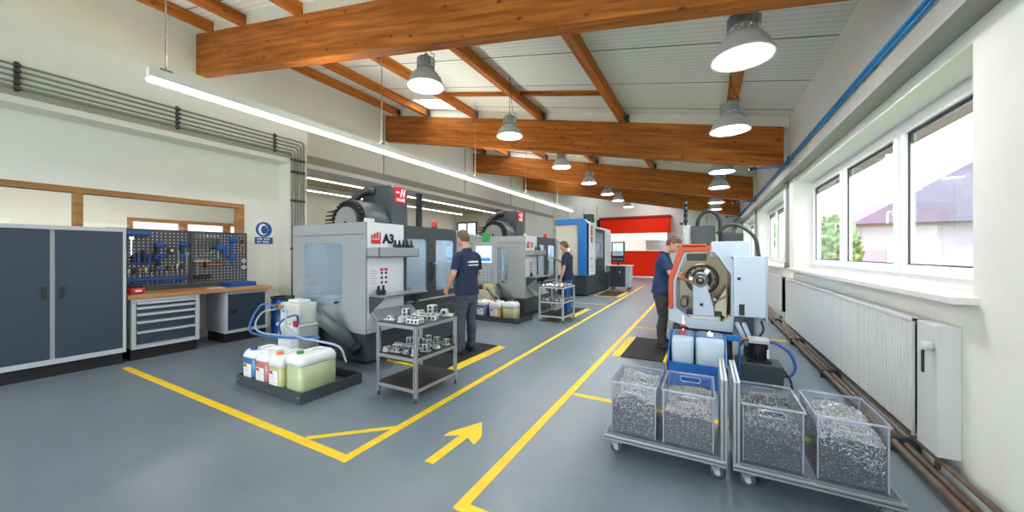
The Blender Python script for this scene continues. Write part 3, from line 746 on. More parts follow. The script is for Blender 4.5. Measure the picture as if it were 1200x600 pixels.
for i, yv in enumerate((4.05, 6.15, 9.2, 11.35, 14.7, 16.9)):
    place_lamp(0.3, yv, 3.36 if i == 0 else 3.3, 'grey high-bay lamp, %s of the right-hand row counted from the camera' % ORD[i], i == 0, 'high-bay lamps along the window side')
for i, yv in enumerate((3.95, 6.45, 9.45, 12.1, 14.7, 16.7, 19.2)):
    place_lamp(-3.55, yv, 3.9, 'grey high-bay lamp, %s of the left-hand row counted from the camera' % ORD[i], False, 'high-bay lamps above the machines')
t = thing('strip_light', 'very long suspended white strip light above the machines', 'strip light', (-5.35, 1.55, 3.42))
SL = 14.0
m = MB().prism([(-0.05, 0.02), (-0.075, 0.02), (-0.075, 0.0), (0.075, 0.0), (0.075, 0.02), (0.05, 0.02), (0.05, 0.11), (-0.05, 0.11)], SL, plane_mx((0, 0, 0), (-1, 0, 0), (0, 0, 1)))
m.build('housing', 'white', t)
MB().prism([(-0.065, -0.001), (-0.055, -0.03), (0.055, -0.03), (0.065, -0.001)], SL - 0.02, plane_mx((0, 0.01, 0), (-1, 0, 0), (0, 0, 1))).build('diffuser', 'tube', t)
B(-0.03, 0.03, 0.1, SL - 0.1, 0.112, 0.114).build('ceiling_fill_strip', emat('ceiling_fill_glow', (255, 250, 240), 40.0), t)  # unseen upward glow, added to brighten the ceiling
for yv in (0.15, 3.2, 6.3, 9.3, 12.2):
    zt = ceil_z(-5.35) - 3.42 - 0.005
    MB().tube([(0, yv, 0.11), (0, yv, zt)], 0.008, 6).build('suspension_wire', 'conduit', t); B(-0.03, 0.03, yv - 0.05, yv + 0.05, 0.108, 0.14).build('hanger', 'greysteel', t)
for i, (xx, zz) in enumerate(((-10.6, 4.3), (-13.5, 4.4), (-16.5, 4.45))):
    t = thing('hall_strip_light', ('strip light in the next hall just behind the lintel', 'strip light in the middle of the next hall', 'strip light farthest back in the next hall')[i], 'strip light', (xx, 6.0 if i == 0 else 6.9, zz), 0, 'strip lights of the next hall')
    B(-0.07, 0.07, 0, 15.5, 0.03, 4.7 - zz).build('housing', 'white', t); B(-0.045, 0.045, 0.02, 15.48, 0, 0.03).build('diffuser', emat('hall_diffuser', (255, 246, 232), 7.0), t)
t = thing('office_strip_light', 'strip light on the office ceiling seen through the window over the bench', 'strip light', (-10.4, -2.5, 3.05))
B(-0.08, 0.08, 0, 6.4, 0.03, 0.15).build('housing', 'white', t); B(-0.07, 0.07, 0.02, 6.38, 0, 0.03).build('diffuser', emat('office_diffuser', (255, 250, 240), 22.0), t)

# ------------------------------------------------------------------ red roller door
t = thing('roller_door', 'bright red fast roller door with a clear vision band in the far wall', 'roller door', ((DX0 + DX1) / 2, YF, 0)); w = (DX1 - DX0) / 2
B(-w - 0.05, w + 0.12, -0.75, -0.02, 2.76, 3.62).build('roller_housing', 'doorred', t, bevel=0.02)
B(-w - 0.1, w + 0.17, -0.8, -0.0, 3.62, 3.74).build('housing_cap', mat('door_dark_red', (150, 26, 16), 0.5), t, bevel=0.01)
B(-w, w, 0.03, 0.07, 0.08, 1.62).build('door_curtain', 'doorred', t)
B(-w, w, 0.03, 0.06, 1.62, 2.8).build('vision_band', glassmat('door_foil', (250, 246, 240), 0.06, 0.35, (246, 240, 232), 0.1), t)
B(-w, w, 0.0, 0.08, 1.58, 1.66).build('curtain_seam', 'doorred', t)
B(-w, w, 0.01, 0.09, 0.0, 0.1).build('bottom_bar', 'white', t)
for s in (-1, 1): B(s * w - 0.09, s * w + 0.09, -0.06, 0.0, 0, 2.76).build('guide_rail', 'cabgrey', t, bevel=0.005)
B(-w - 0.35, -w - 0.1, -0.4, -0.02, 3.2, 3.65).build('drive_motor', 'dark', t, bevel=0.02)
# next space behind the door
struct(B(-8, 0.5, YF + 6.0, YF + 6.2, 0, 4.5).build('wall_beyond', 'white'))
struct(B(-8, 0.5, YF + 0.25, YF + 6.0, -0.1, 0.0).build('floor_beyond', 'floor'))
t = thing('display_panel', 'pale blue panel seen through the clear band of the red door', 'panel', (-2.8, YF + 0.6, 0))
B(-0.55, 0.75, 0, 0.06, 1.72, 2.25).build('panel', mat('panel_blue', (120, 140, 172), 0.5), t); B(-0.6, 0.8, -0.02, 0.08, 2.25, 2.32).build('top_edge', 'mdark', t)
for xx in (-0.5, 0.7): B(xx, xx + 0.05, 0, 0.05, 0, 1.72).build('leg', 'mdark', t)
# small fittings of the far wall
t = thing('wall_speaker', 'small round grey speaker high on the far wall right of the red door', 'speaker', (-1.3, YF, 3.25))
MB().lathe([(0, 0.06), (0.08, 0.06), (0.1, 0.04), (0.1, 0)], 20, mx=Matrix.Rotation(PI / 2, 4, 'X')).build('housing', 'cabgrey', t); MB().cyl((0, -0.06, 0), (0, -0.065, 0), 0.06, seg=16).build('grille', 'dark', t)
tag(MB().tube([(0.0, YF - 0.03, 2.65), (1.35, YF - 0.03, 2.65)], 0.03, 8).build('wall_pipe', 'conduit'), 'grey pipe running along the far wall right of the door', 'pipe')
tag(MB().tube([(0.9, YF - 0.06, 0.0), (0.9, YF - 0.06, 2.62)], 0.03, 8).build('wall_pipe', 'conduit'), 'upright grey pipe on the far wall behind the lathe', 'pipe')
tag(MB().tube([(-9.3, YF - 0.03, 3.1), (-6.2, YF - 0.03, 3.1)], 0.025, 8).build('wall_pipe', 'conduit'), 'horizontal conduit on the far wall left of the red door', 'pipe')
t = thing('wall_box', 'dark box on the conduit left of the red door', 'junction box', (-7.9, YF, 3.05)); B(-0.12, 0.12, -0.1, 0, -0.1, 0.14).build('housing', 'dark', t, bevel=0.01)
for xx, yv in ((-7.2, 17.7), (-8.6, 12.4)):
    pass

# ------------------------------------------------------------------ bench corner
BX = -6.98
t = thing('tall_cabinet', 'tall slate-blue cabinet with grey frame at the left edge beside the bench', 'cabinet', (BX + 0.02, 0.55, 0))
L = 1.25
B(-0.72, -0.02, 0, L, 0.16, 1.84).build('body', 'cabgrey', t, bevel=0.008); B(-0.7, -0.06, 0.02, L - 0.02, 0, 0.16).build('plinth', 'black', t)
for k in range(2):
    a = 0.03 + k * (L / 2 - 0.01); d = B(-0.02, 0.0, a, a + L / 2 - 0.05, 0.22, 1.79).build('door', 'cabdark', t, bevel=0.004)
    hy = a + (L / 2 - 0.11 if k == 0 else 0.04); B(0.0, 0.02, hy, hy + 0.025, 0.95, 1.1).build('handle', 'dark', d, bevel=0.004)
m = frame(MB(), -0.021, 0.012, -0.001, L + 0.001, 0.159, 1.841, 0.031, 0.031, 0.06, 0.05)
m.build('frame', 'cabgrey', t, bevel=0.003)
t = thing('drawer_unit', 'slate drawer unit with five pale handle strips under the bench', 'drawer unit', (BX - 0.02, 1.86, 0))
L = 0.76
B(-0.68, -0.02, 0, L, 0.16, 0.86).build('body', 'cabgrey', t, bevel=0.006); B(-0.64, -0.05, 0.01, L - 0.01, 0, 0.16).build('plinth', 'black', t)
m = frame(MB(), -0.021, 0.008, -0.001, L + 0.001, 0.159, 0.859, 0.05, 0.05, 0.04, 0.04); m.build('frame', 'cabgrey', t, bevel=0.003)
z = 0.815
for h in (0.07, 0.09, 0.11, 0.14, 0.19):
    d = B(-0.02, 0.004, 0.055, L - 0.055, z - h + 0.008, z).build('drawer', 'cabdark', t, bevel=0.003)
    B(0.004, 0.022, 0.055, L - 0.055, z - 0.034, z - 0.002).build('handle', 'cabgrey', d, bevel=0.004); z -= h
t = thing('bench_cupboard', 'slate one-door cupboard under the right end of the bench', 'cupboard', (BX - 0.06, 2.98, 0))
L = 0.66
B(-0.66, -0.02, 0, L, 0.16, 0.86).build('body', 'cabgrey', t, bevel=0.006); B(-0.62, -0.05, 0.01, L - 0.01, 0, 0.16).build('plinth', 'black', t)
m = frame(MB(), -0.021, 0.01, -0.001, L + 0.001, 0.159, 0.859, 0.04, 0.04, 0.05, 0.05); m.build('frame', 'cabgrey', t, bevel=0.003)
d = B(-0.02, 0.004, 0.045, L - 0.045, 0.215, 0.805).build('door', 'cabdark', t, bevel=0.004); B(0.004, 0.03, 0.08, 0.16, 0.5, 0.56).build('handle', 'black', d, bevel=0.008)
tag(B(BX - 0.77, BX + 0.01, 1.82, 3.68, 0.86, 0.915).build('worktop', 'bench', bevel=0.006), 'long wooden worktop of the bench under the pegboards', 'worktop')
t = thing('back_panel', 'grey panel with a socket in the knee space under the bench', 'panel', (BX - 0.74, 2.64, 0))
B(-0.02, 0.0, 0, 0.32, 0.05, 0.86).build('panel', 'cabgrey', t); B(0.0, 0.02, 0.09, 0.26, 0.22, 0.36).build('socket', 'white', t, bevel=0.008)
PBX = BX - 0.74
def board(y0, y1, label):
    t = thing('pegboard', label, 'pegboard', (PBX, y0, 0.915), 0, 'perforated tool boards'); L = y1 - y0; H = 0.97
    B(-0.015, 0, 0, L, 0, H).build('sheet', 'peg', t)
    m = frame(MB(), -0.03, 0.008, 0, L, 0, H, 0.03, 0.03, 0.08, 0.05); m.build('frame', mat('board_frame', (66, 70, 76), 0.5), t, bevel=0.002)
    return t
board(1.8, 2.76, 'left perforated tool board above the drawer unit'); board(2.77, 3.62, 'right perforated tool board above the cupboard')
PF = PBX + 0.002
t = thing('screwdriver_rail', 'blue rail holding a row of screwdrivers on the left pegboard', 'tool rail', (PF, 1.86, 1.08)); B(0, 0.06, 0, 0.84, 0, 0.035).build('rail', 'blue', t, bevel=0.004)
m = B(0.034, 0.046, 0.02, 0.8, -0.012, 0.0); [m.box(0.03, 0.05, 0.02 + k * 0.063, 0.045 + k * 0.063, -0.05, 0.0) for k in range(13)]; m.build('socket_strip', 'blue', t)
hc = [mat('handle_dark', (46, 48, 52), 0.5), mat('handle_tan', (188, 140, 88), 0.5), mat('handle_pale', (210, 204, 190), 0.5)]
for k in range(13):
    t = thing('screwdriver', '%s screwdriver from the left on the blue rail of the left pegboard' % ORD[k], 'screwdriver', (PF + 0.035, 1.89 + k * 0.063, 1.115), 0, 'screwdrivers on the blue rail')
    hh = 0.05 + 0.007 * k
    MB().lathe([(0, 0), (0.006, 0), (0.006, hh), (0, hh)], 8).build('shaft', 'steel', t); MB().lathe([(0, hh), (0.012, hh), (0.014, hh + 0.04), (0.01, hh + 0.08), (0, hh + 0.085)], 8).build('grip', hc[k % 3], t)
for k in range(7):
    t = thing('spanner', '%s ring spanner from the left on the right pegboard' % ORD[k], 'spanner', (PF, 2.86 + k * 0.05, 1.78), 0, 'spanners on the right pegboard'); hh = 0.34 - 0.022 * k
    m = MB(); m.box(0.004, 0.012, -0.008, 0.008, -hh, 0); m.tube(arc((0.008, 0, 0.012), 0.016, 0, 360, 12, (0, 1, 0), (0, 0, 1)), 0.006, 6); m.tube(arc((0.008, 0, -hh - 0.012), 0.016, -50, 230, 10, (0, 1, 0), (0, 0, 1)), 0.006, 6)
    m.build('body', 'chrome', t); B(0, 0.02, -0.004, 0.004, 0.012, 0.02).build('peg', 'dark', t)
def tool(name, label, cat, y, z, group=None): return thing(name, label, cat, (PF, y, z), 0, group)
t = tool('tool_rail', 'long blue holder strip along the top of the left pegboard', 'tool rail', 1.84, 1.79); B(0, 0.05, 0, 0.42, 0, 0.05).build('rail', 'blue', t, bevel=0.004); B(0.02, 0.045, 0.02, 0.4, -0.02, 0).build('slots', 'dark', t)
def cordless(y, z, label, s=1):
    t = tool('hand_drill', label, 'drill', y, z); B(0, 0.06, -0.05 * s, 0.05 * s, 0, 0.07).build('body', 'blue', t, bevel=0.012); B(0.005, 0.05, -0.045, 0.0, -0.13, 0.0).build('grip', 'dark', t, bevel=0.01); B(0, 0.06, -0.055, 0.02, -0.19, -0.13).build('battery', 'blue', t, bevel=0.008); MB().cyl((0.03, 0.05, 0.035), (0.03, 0.1, 0.035), 0.018, 0.01, 10).build('chuck', 'dark', t)
cordless(2.36, 1.6, 'upper blue drill in the middle of the left pegboard'); cordless(2.38, 1.42, 'lower blue drill hanging under the other one')
cordless(2.67, 1.62, 'blue drill at the right edge of the left pegboard')
t = tool('clamp_tool', 'dark blue clamp with several jaws at the left of the left pegboard', 'clamp', 2.05, 1.34); B(0, 0.03, -0.02, 0.3, 0, 0.02).build('bar', 'blue', t)
for k in range(5): B(0.0, 0.04, k * 0.06, k * 0.06 + 0.03, 0.02, 0.14 + 0.04 * (k % 3)).build('jaw', 'blue' if k % 2 else 'dark', t, bevel=0.005)
for k, (yv, zz, h, lab) in enumerate(((1.97, 1.38, 0.34, 'long pale wrench low at the left of the left pegboard'), (2.05, 1.66, 0.3, 'pale wrench high at the left of the left pegboard'), (2.72, 1.42, 0.36, 'long pale rod at the right edge of the left pegboard'))):
    t = tool('wrench', lab, 'wrench', yv, zz); B(0, 0.015, -0.012, 0.012, -h + 0.1, 0.06).build('shank', 'chrome', t, bevel=0.004); B(0, 0.025, -0.03, 0.03, 0.05, 0.1).build('jaw', 'chrome', t, bevel=0.006)
t = tool('tape_roll', 'round dark tape measure hanging beside the blue drills', 'tape', 2.52, 1.55); MB().cyl((0, 0, 0), (0.03, 0, 0), 0.05, seg=18).build('case', 'dark', t); MB().cyl((0.03, 0, 0), (0.034, 0, 0), 0.025, seg=14).build('badge', 'alu', t)
t = tool('caliper', 'thin steel square hanging below the round tape measure', 'square', 2.6, 1.3); B(0, 0.008, 0, 0.02, 0, 0.25).build('blade', 'steel', t); B(0, 0.02, -0.1, 0.02, -0.02, 0.0).build('stock', 'dark', t)
t = tool('air_gun', 'big blue pneumatic wrench on the right pegboard', 'air wrench', 3.12, 1.55); B(0, 0.07, 0, 0.17, 0, 0.09).build('body', 'blue', t, bevel=0.02); B(0.01, 0.06, 0.1, 0.15, -0.14, 0).build('grip', 'blue', t, bevel=0.012); MB().cyl((0.035, 0, 0.045), (0.035, -0.07, 0.045), 0.02, seg=10).build('nose', 'dark', t); MB().tube([(0.03, 0.03, 0), (0.03, 0.03, -0.2)], 0.01, 6).build('shaft', 'alu', t)
t = tool('bar_clamp', 'tall blue bar clamp on the right pegboard', 'clamp', 3.37, 1.3); B(0, 0.02, -0.018, 0.018, 0, 0.5).build('bar', 'blue', t, bevel=0.003); B(0, 0.06, -0.05, 0.06, 0.42, 0.5).build('head', 'blue', t, bevel=0.012); B(0, 0.05, -0.04, 0.04, 0.1, 0.18).build('slide', 'blue', t, bevel=0.01)
t = tool('pliers', 'pair of pliers at the top right of the right pegboard', 'pliers', 3.54, 1.68)
for s in (-1, 1): MB().tube(spline([(0.01, 0, 0), (0.01, s * 0.03, -0.08), (0.01, s * 0.018, -0.18)], 5), 0.008, 6).build('handle', hc[1], t)
B(0, 0.02, -0.02, 0.02, 0, 0.07).build('jaws', 'dark', t, bevel=0.005)
t = tool('hammer', 'hammer with orange-brown handle lying on pegs of the right pegboard', 'hammer', 2.98, 1.3); MB().cyl((0.02, 0.0, 0), (0.02, 0.24, 0), 0.016, 0.013, 10).build('handle', mat('hammer_handle', (196, 110, 66), 0.5), t); B(0.0, 0.04, -0.04, 0.0, -0.03, 0.06).build('head', 'dark', t, bevel=0.006)
t = tool('file', 'long pale file beside the orange-handled hammer', 'file', 3.26, 1.3); B(0, 0.012, 0, 0.26, -0.01, 0.01).build('blade', 'steel', t); MB().cyl((0.01, -0.06, 0), (0.01, 0, 0), 0.012, seg=8).build('grip', 'dark', t)
for k in range(3):
    t = tool('chisel', '%s of three brown-handled chisels in the dark holder on the right pegboard' % ORD[k], 'chisel', 2.86 + k * 0.06, 1.14, 'chisels in the dark holder'); B(0.02, 0.026, -0.008, 0.008, 0, 0.16).build('blade', 'steel', t); MB().cyl((0.023, 0, 0.16), (0.023, 0, 0.27), 0.014, 0.011, 8).build('handle', hc[1], t)
t = tool('chisel_holder', 'dark holder box for chisels on the right pegboard', 'tool holder', 2.8, 1.06); B(0, 0.05, 0, 0.24, 0, 0.08).build('box', 'dark', t, bevel=0.006); B(0.0, 0.045, 0.0, 0.24, 0.3, 0.32).build('metal_strip', 'cabgrey', t)
for k, zz in enumerate((1.36, 1.24)):
    t = tool('tape_roll', '%s pale tape roll at the right edge of the right pegboard' % ('upper', 'lower')[k], 'tape', 3.56, zz); MB().cyl((0, 0, 0), (0.03, 0, 0), 0.035, seg=16).build('roll', hc[2], t); MB().cyl((0.03, 0, 0), (0.033, 0, 0), 0.015, seg=12).build('core', hc[1], t)
WT = 0.915
t = thing('storage_tray', 'blue open plastic tray on the right end of the bench', 'tray', (BX - 0.42, 3.3, WT))
m = MB(); m.box(-0.16, 0.16, -0.17, 0.25, 0, 0.012)
for q in ((-0.16, -0.145, -0.17, 0.25), (0.145, 0.16, -0.17, 0.25), (-0.16, 0.16, -0.17, -0.155), (-0.16, 0.16, 0.235, 0.25)): m.box(q[0], q[1], q[2], q[3], 0.012, 0.075)
m.build('shell', 'blue', t, bevel=0.005); B(-0.12, 0.12, -0.1, 0.1, 0.012, 0.05).build('insert', 'paper', t, bevel=0.01)
t = thing('paper_sheet', 'white sheet of paper lying on the bench beside the blue tray', 'paper', (BX - 0.3, 2.93, WT)); B(-0.1, 0.1, -0.1, 0.12, 0, 0.004).build('sheet', 'paper', t)
t = thing('power_tool', 'small red power tool on the bench beside the tall cabinet', 'power tool', (BX - 0.3, 1.97, WT)); B(-0.09, 0.09, -0.07, 0.09, 0, 0.09).build('body', 'red', t, bevel=0.02); B(-0.05, 0.05, -0.06, 0.08, 0.09, 0.13).build('grip', 'dark', t, bevel=0.012); B(0.09, 0.095, -0.02, 0.05, 0.03, 0.06).build('badge', 'paper', t)
# safety sign
t = thing('safety_sign', 'blue and white mandatory safety sign on the wall right of the bench', 'sign', (AXW, 4.06, 1.68))
B(0, 0.008, -0.19, 0.19, 0, 0.48).build('plate', 'white', t, bevel=0.004)
sb = mat('sign_blue', (26, 84, 150), 0.5)
B(0.008, 0.011, -0.17, 0.17, 0.02, 0.15).build('text_field', sb, t)
MB().cyl((0.008, 0, 0.31), (0.011, 0, 0.31), 0.155, seg=36).build('disc', sb, t)
m = MB(); m.prism([(0.095 * math.cos(a) * (1.0 if math.cos(a) < 0 else 0.82) - 0.01, 0.115 * math.sin(a)) for a in [2 * PI * k / 24 for k in range(24)]], 0.003, plane_mx((0.011, 0, 0.31), (0, 1, 0), (0, 0, 1)))
m.box(0.011, 0.014, 0.05, 0.085, 0.29, 0.31); hd = m.build('head_symbol', 'wtext', t)
MB().prism([(0.062 * math.cos(a) + 0.006, 0.085 * math.sin(a)) for a in [2 * PI * k / 24 for k in range(24)]], 0.002, plane_mx((0.014, 0, 0.305), (0, 1, 0), (0, 0, 1))).build('face_field', sb, hd)
m = MB(); m.box(0.014, 0.016, -0.09, 0.07, 0.335, 0.355); m.build('goggles_strap', 'wtext', hd)
m = MB()
for z0, ws in ((0.1, (0.10, 0.12)), (0.045, (0.09, 0.13))):
    y = -0.13
    for w in ws:
        n = int(w / 0.02)
        for k in range(n): m.box(0.011, 0.0125, y, y + 0.014, z0, z0 + (0.03 if (k * 7 + int(z0 * 100)) % 3 else 0.026)); y += 0.02
        y += 0.028
m.build('lettering', 'wtext', t)

# ------------------------------------------------------------------ milling machines
def mill(ox, oy, label, variant):
    t = thing('milling_machine', label, 'milling machine', (ox, oy, 0), 0, 'vertical milling machines')
    D, L, H, ZB = 1.62, 2.16, 1.92, 0.43
    B(-D, -0.02, 0.02, L, 0.05, ZB).build('base', 'mdark', t, bevel=0.01)
    m = MB()
    for a in (-D + 0.15, -0.15):
        for b in (0.15, L - 0.15): m.cyl((a, b, 0), (a, b, 0.05), 0.05, seg=12)
    m.build('levelling_feet', 'dark', t)
    # side panel with its rounded window (faces the camera)
    sp = MB().holed(D, H - ZB, D - 1.33, D - 0.47, 0.34, 1.21, 0.07, 0.03, plane_mx((-D, 0.03, ZB), (1, 0, 0), (0, 0, 1)))
    sp.build('side_panel', 'mgrey', t)
    B(-D + 0.02, -0.02, -0.004, 0.0, 1.755, 1.762).build('panel_seam', 'mdark', t)
    sw = MB().prism(rrect(D - 1.335, 0.335, D - 0.465, 1.215, 0.07), 0.008, plane_mx((-D, 0.02, ZB), (1, 0, 0), (0, 0, 1))).build('side_window', 'mglass', t)
    B(-0.62, -0.58, -0.02, 0.03, 0.8, 0.83).build('window_latch', 'dark', sw)
    B(-D, -D + 0.03, 0.031, L - 0.031, ZB, H).build('rear_panel', 'mgrey', t); B(-D, -0.101, L - 0.03, L, ZB, H).build('end_panel', 'mgrey', t)
    rp = MB(); rp.box(-D + 0.031, -0.061, 0.031, L - 0.031, H - 0.03, H - 0.001); rp.box(-0.061, -0.031, 0.031, 0.68, H - 0.03, H - 0.001); rp.build('roof_panel', 'mgrey', t)
    B(-0.03, 0.0, 0.031, 0.68, ZB, H).build('front_panel', 'mwhite', t, bevel=0.003)
    B(-0.03, 0.0, 0.0, 0.15, H, H + 0.05).build('front_crest', 'mwhite', t, bevel=0.004)
    # doors
    B(-0.05, -0.005, 0.68, 1.95, ZB, 0.78).build('apron_panel', 'mdark', t, bevel=0.004)
    B(-0.06, 0.0, 0.68, 1.95, 1.8, H).build('door_header', 'mdark', t, bevel=0.004)
    B(-0.02, 0.05, 0.72, 1.95, 0.755, 0.785).build('drip_rail', 'alu_l', t, bevel=0.006)
    for k, (a, b) in enumerate(((0.68, 1.29), (1.29, 1.95))):
        d = MB().holed(b - a, 1.02, 0.05 if k == 0 else 0.1, b - a - (0.1 if k == 0 else 0.06), 0.1, 0.94, 0.03, 0.04, plane_mx((-0.03, a, 0.785), (0, 1, 0), (0, 0, 1))).build('door', 'mdark', t)
        MB().prism(rrect(0.04, 0.09, b - a - 0.05, 0.95, 0.03), 0.008, plane_mx((-0.02, a, 0.785), (0, 1, 0), (0, 0, 1))).build('pane', 'mglass', d)
        hy = 1.25 if k == 0 else 1.335
        MB().tube(spline([(0.01, hy, 1.06), (0.06, hy, 1.08), (0.065, hy, 1.2), (0.06, hy, 1.32), (0.01, hy, 1.34)], 5), 0.014, 8).build('handle', 'alu_l' if k else 'dark', d)
    B(-0.1, 0.0, 1.951, L, ZB, H - 0.02).build('end_column', 'mgrey', t, bevel=0.006)
    # work space
    B(-1.35, -0.3, 0.5, 1.75, ZB + 0.25, ZB + 0.36).build('work_table', 'steel', t, bevel=0.01)
    m = MB()
    for k in range(4): m.box(-1.3 + k * 0.28, -1.24 + k * 0.28, 0.5, 1.75, ZB + 0.36, ZB + 0.365)
    m.build('table_slots', 'dark', t)
    B(-1.55, -1.1, 0.85, 1.4, ZB + 0.36, H - 0.05).build('column', 'mgrey', t, bevel=0.02)
    hd = B(-1.12, -0.7, 0.92, 1.32, 1.15, H - 0.05).build('spindle_head', 'mgrey', t, bevel=0.03); MB().lathe([(0, 0.86), (0.04, 0.86), (0.05, 0.98), (0.1, 1.0), (0.11, 1.16), (0, 1.16)], 16, c=(-0.86, 1.12, 0)).build('spindle', 'steel', hd)
    B(-1.0, -0.6, 0.75, 1.45, ZB + 0.365, ZB + 0.5).build('vice', 'mdark', t, bevel=0.015)
    wl = B(-0.2, -0.14, 0.3, 1.9, H - 0.07, H - 0.035).build('work_light', emat('machine_light', (226, 240, 255), 90.0), t)
    # shelves on the front panel
    m = MB(); m.box(0, 0.22, 0.03, 0.76, 1.45, 1.465); m.box(0.205, 0.22, 0.03, 0.76, 1.45, 1.58); m.box(0, 0.22, 0.03, 0.045, 1.45, 1.58); m.box(0, 0.22, 0.745, 0.76, 1.45, 1.58); m.box(0, 0.205, 0.045, 0.745, 1.555, 1.57)
    m.build('tool_shelf', 'mgrey', t, bevel=0.004)
    m = MB(); m.box(0, 0.3, 0.06, 0.86, 0.925, 0.95); m.build('work_shelf', 'steel', t, bevel=0.003)
    for yv in (0.06, 0.84): MB().prism([(0, 0.925), (0.29, 0.925), (0.0, 0.7)], 0.02, plane_mx((0, yv + 0.02, 0), (1, 0, 0), (0, 0, 1))).build('shelf_bracket', 'mdark', t)
    MB().prism([(0, 0.72), (0.26, 0.5), (0.27, 0.51), (0.01, 0.74)], 0.74, plane_mx((0, 0.82, 0), (1, 0, 0), (0, 0, 1))).build('splash_sheet', 'mgrey', t)
    # chip discharge tube
    A = Vector((-0.2, 0.04, 0.22)); Z = Vector((-0.54, -0.29, 0.68)); ax = (Z - A).normalized(); R = 0.088
    m = MB(); e1 = ax.cross(Vector((0, 0, 1))).normalized(); e2 = e1.cross(ax); n = 28; pn = Vector((-0.25, -0.968, 0.0)); rings = []
    for st, rr in ((0, R), (1, R), (1, R - 0.014), (0.35, R - 0.014)):
        ring = []
        for k in range(n):
            off = e1 * math.cos(2 * PI * k / n) * rr + e2 * math.sin(2 * PI * k / n) * rr
            p = A + off if st == 0 else (Z + off if st == 1 else A + (Z - A) * st + off)
            if st == 1: p = p - ax * ((p - Z).dot(pn) / ax.dot(pn))
            ring.append(m.bm.verts.new(p))
        rings.append(ring)
    for a, b in zip(rings[:-1], rings[1:]): m._set([m.bm.faces.new((a[k], a[(k + 1) % n], b[(k + 1) % n], b[k])) for k in range(n)], True)
    m._set([m.bm.faces.new(list(reversed(rings[0]))), m.bm.faces.new(rings[-1])]); m.build('chip_chute', mat('chute_grey', (92, 100, 104), 0.4), t)
    MB().cyl(A - ax * 0.02, A + ax * 0.05, R + 0.03, seg=24).build('chute_flange', 'dark', t)
    # tool changer and head cover on the roof
    c = Vector((-1.29, 0.62, 2.0)); R0 = 0.37
    def half(r, y0, y1, n=24, zc=2.0):
        pts = [(r * math.cos(PI * k / n), r * math.sin(PI * k / n)) for k in range(n + 1)]
        pts = [(r, -(zc - H))] + pts + [(-r, -(zc - H))]
        return [(a, b) for a, b in pts], y0, y1
    def halfprism(r, y0, y1): p, a, b = half(r, y0, y1); return MB().prism(p, b - a, plane_mx((c.x, b, 2.0), (1, 0, 0), (0, 0, 1)))
    halfprism(R0 + 0.03, 0.76, 1.26).build('drum_cover', 'mdark', t, bevel=0.01)
    halfprism(R0 - 0.1, 0.66, 0.76).build('carousel_plate', 'alu_l', t)
    MB().cyl((c.x, 0.66, 2.0), (c.x, 0.645, 2.0), 0.03, seg=14).build('hub_bolt', 'dark', t)
    halfprism(R0 - 0.045, 0.7, 0.76).build('pocket_ring', 'dark', t)
    for k in range(15):
        a = PI * (k + 0.2) / 14.4; px, pz = c.x + (R0 - 0.02) * math.cos(a), 2.0 + (R0 - 0.02) * math.sin(a)
        m = MB().cyl((px, 0.78, pz), (px, 0.68, pz), 0.034, 0.03, 10)
        m.cyl((px, 0.68, pz), (px, 0.665, pz), 0.02, 0.02, 8); m.build('tool_pocket', 'black', t)
    for k, a in enumerate((2.55, 2.75, 2.95, 3.1)):
        px, pz = c.x + (R0 + 0.01) * math.cos(a), 2.0 + (R0 + 0.01) * math.sin(a)
        MB().cyl((px + 0.02, 0.7, pz), (px - 0.15, 0.66, pz - 0.005), 0.022, 0.012, 8).build('cutting_tool', 'dark', t)
    bx = MB().prism([(-1.62, H), (-0.86, H), (-0.86, 2.66), (-0.92, 2.7), (-1.38, 2.72), (-1.62, 2.6)], 0.37, plane_mx((0, 1.63, 0), (1, 0, 0), (0, 0, 1))).build('head_cover', 'mdark', t, bevel=0.012)
    MB().tube(spline([(-1.62, 0.98, 2.08), (-1.66, 1.0, 2.3), (-1.58, 1.1, 2.5), (-1.42, 1.2, 2.62), (-1.3, 1.28, 2.6)], 6), 0.07, 12).build('cable_hose', 'rhose', t)
    lg = B(-0.862, -0.852, 1.31, 1.59, 2.4, 2.68).build('logo_plate', 'red', t, bevel=0.004)
    m = MB(); o = plane_mx((-0.852, 1.31, 2.4), (0, 1, 0), (0, 0, 1))
    m.prism([(0.13, 0.11), (0.16, 0.11), (0.2, 0.25), (0.17, 0.25)], 0.003, o); m.prism([(0.2, 0.11), (0.23, 0.11), (0.26, 0.25), (0.23, 0.25)], 0.003, o); m.prism([(0.03, 0.165), (0.11, 0.165), (0.12, 0.195), (0.04, 0.195)], 0.003, o); m.box(-0.852, -0.849, 1.48, 1.55, 2.57, 2.585)
    m.build('logo_mark', 'wtext', lg)
    text('logo_lettering', 'HAAS', 0.075, plane_mx((-0.85, 1.45, 2.45), (0, 1, 0), (0, 0, 1)), 'wtext', lg)
    # machine number, emblem and stickers
    em = MB(); o = plane_mx((0.0, 0.09, 1.63), (0, 1, 0), (0, 0, 1))
    em.prism([(0, 0), (0.16, 0), (0.16, 0.06), (0, 0.06)], 0.004, o)
    for k in range(3): em.prism([(0.0 + k * 0.045, 0.07), (0.032 + k * 0.045, 0.07), (0.032 + k * 0.045, 0.13 + 0.02 * k), (0.0 + k * 0.045, 0.11 + 0.02 * k)], 0.004, o)
    em.prism([(0.135, 0.06), (0.165, 0.06), (0.155, 0.17), (0.14, 0.17)], 0.004, o)
    em.build('emblem', 'red', t); text('number_text', 'A3' if variant == 1 else '31', 0.17 if variant == 1 else 0.16, plane_mx((0.002, 0.39, 1.7), (0, 1, 0), (0, 0, 1)), 'btext' if variant == 1 else 'red', t)
    st = MB()
    B(0, 0.003, 0.06, 0.21, 1.06, 1.3).build('notice_sheet', 'paper', t)
    m = MB()
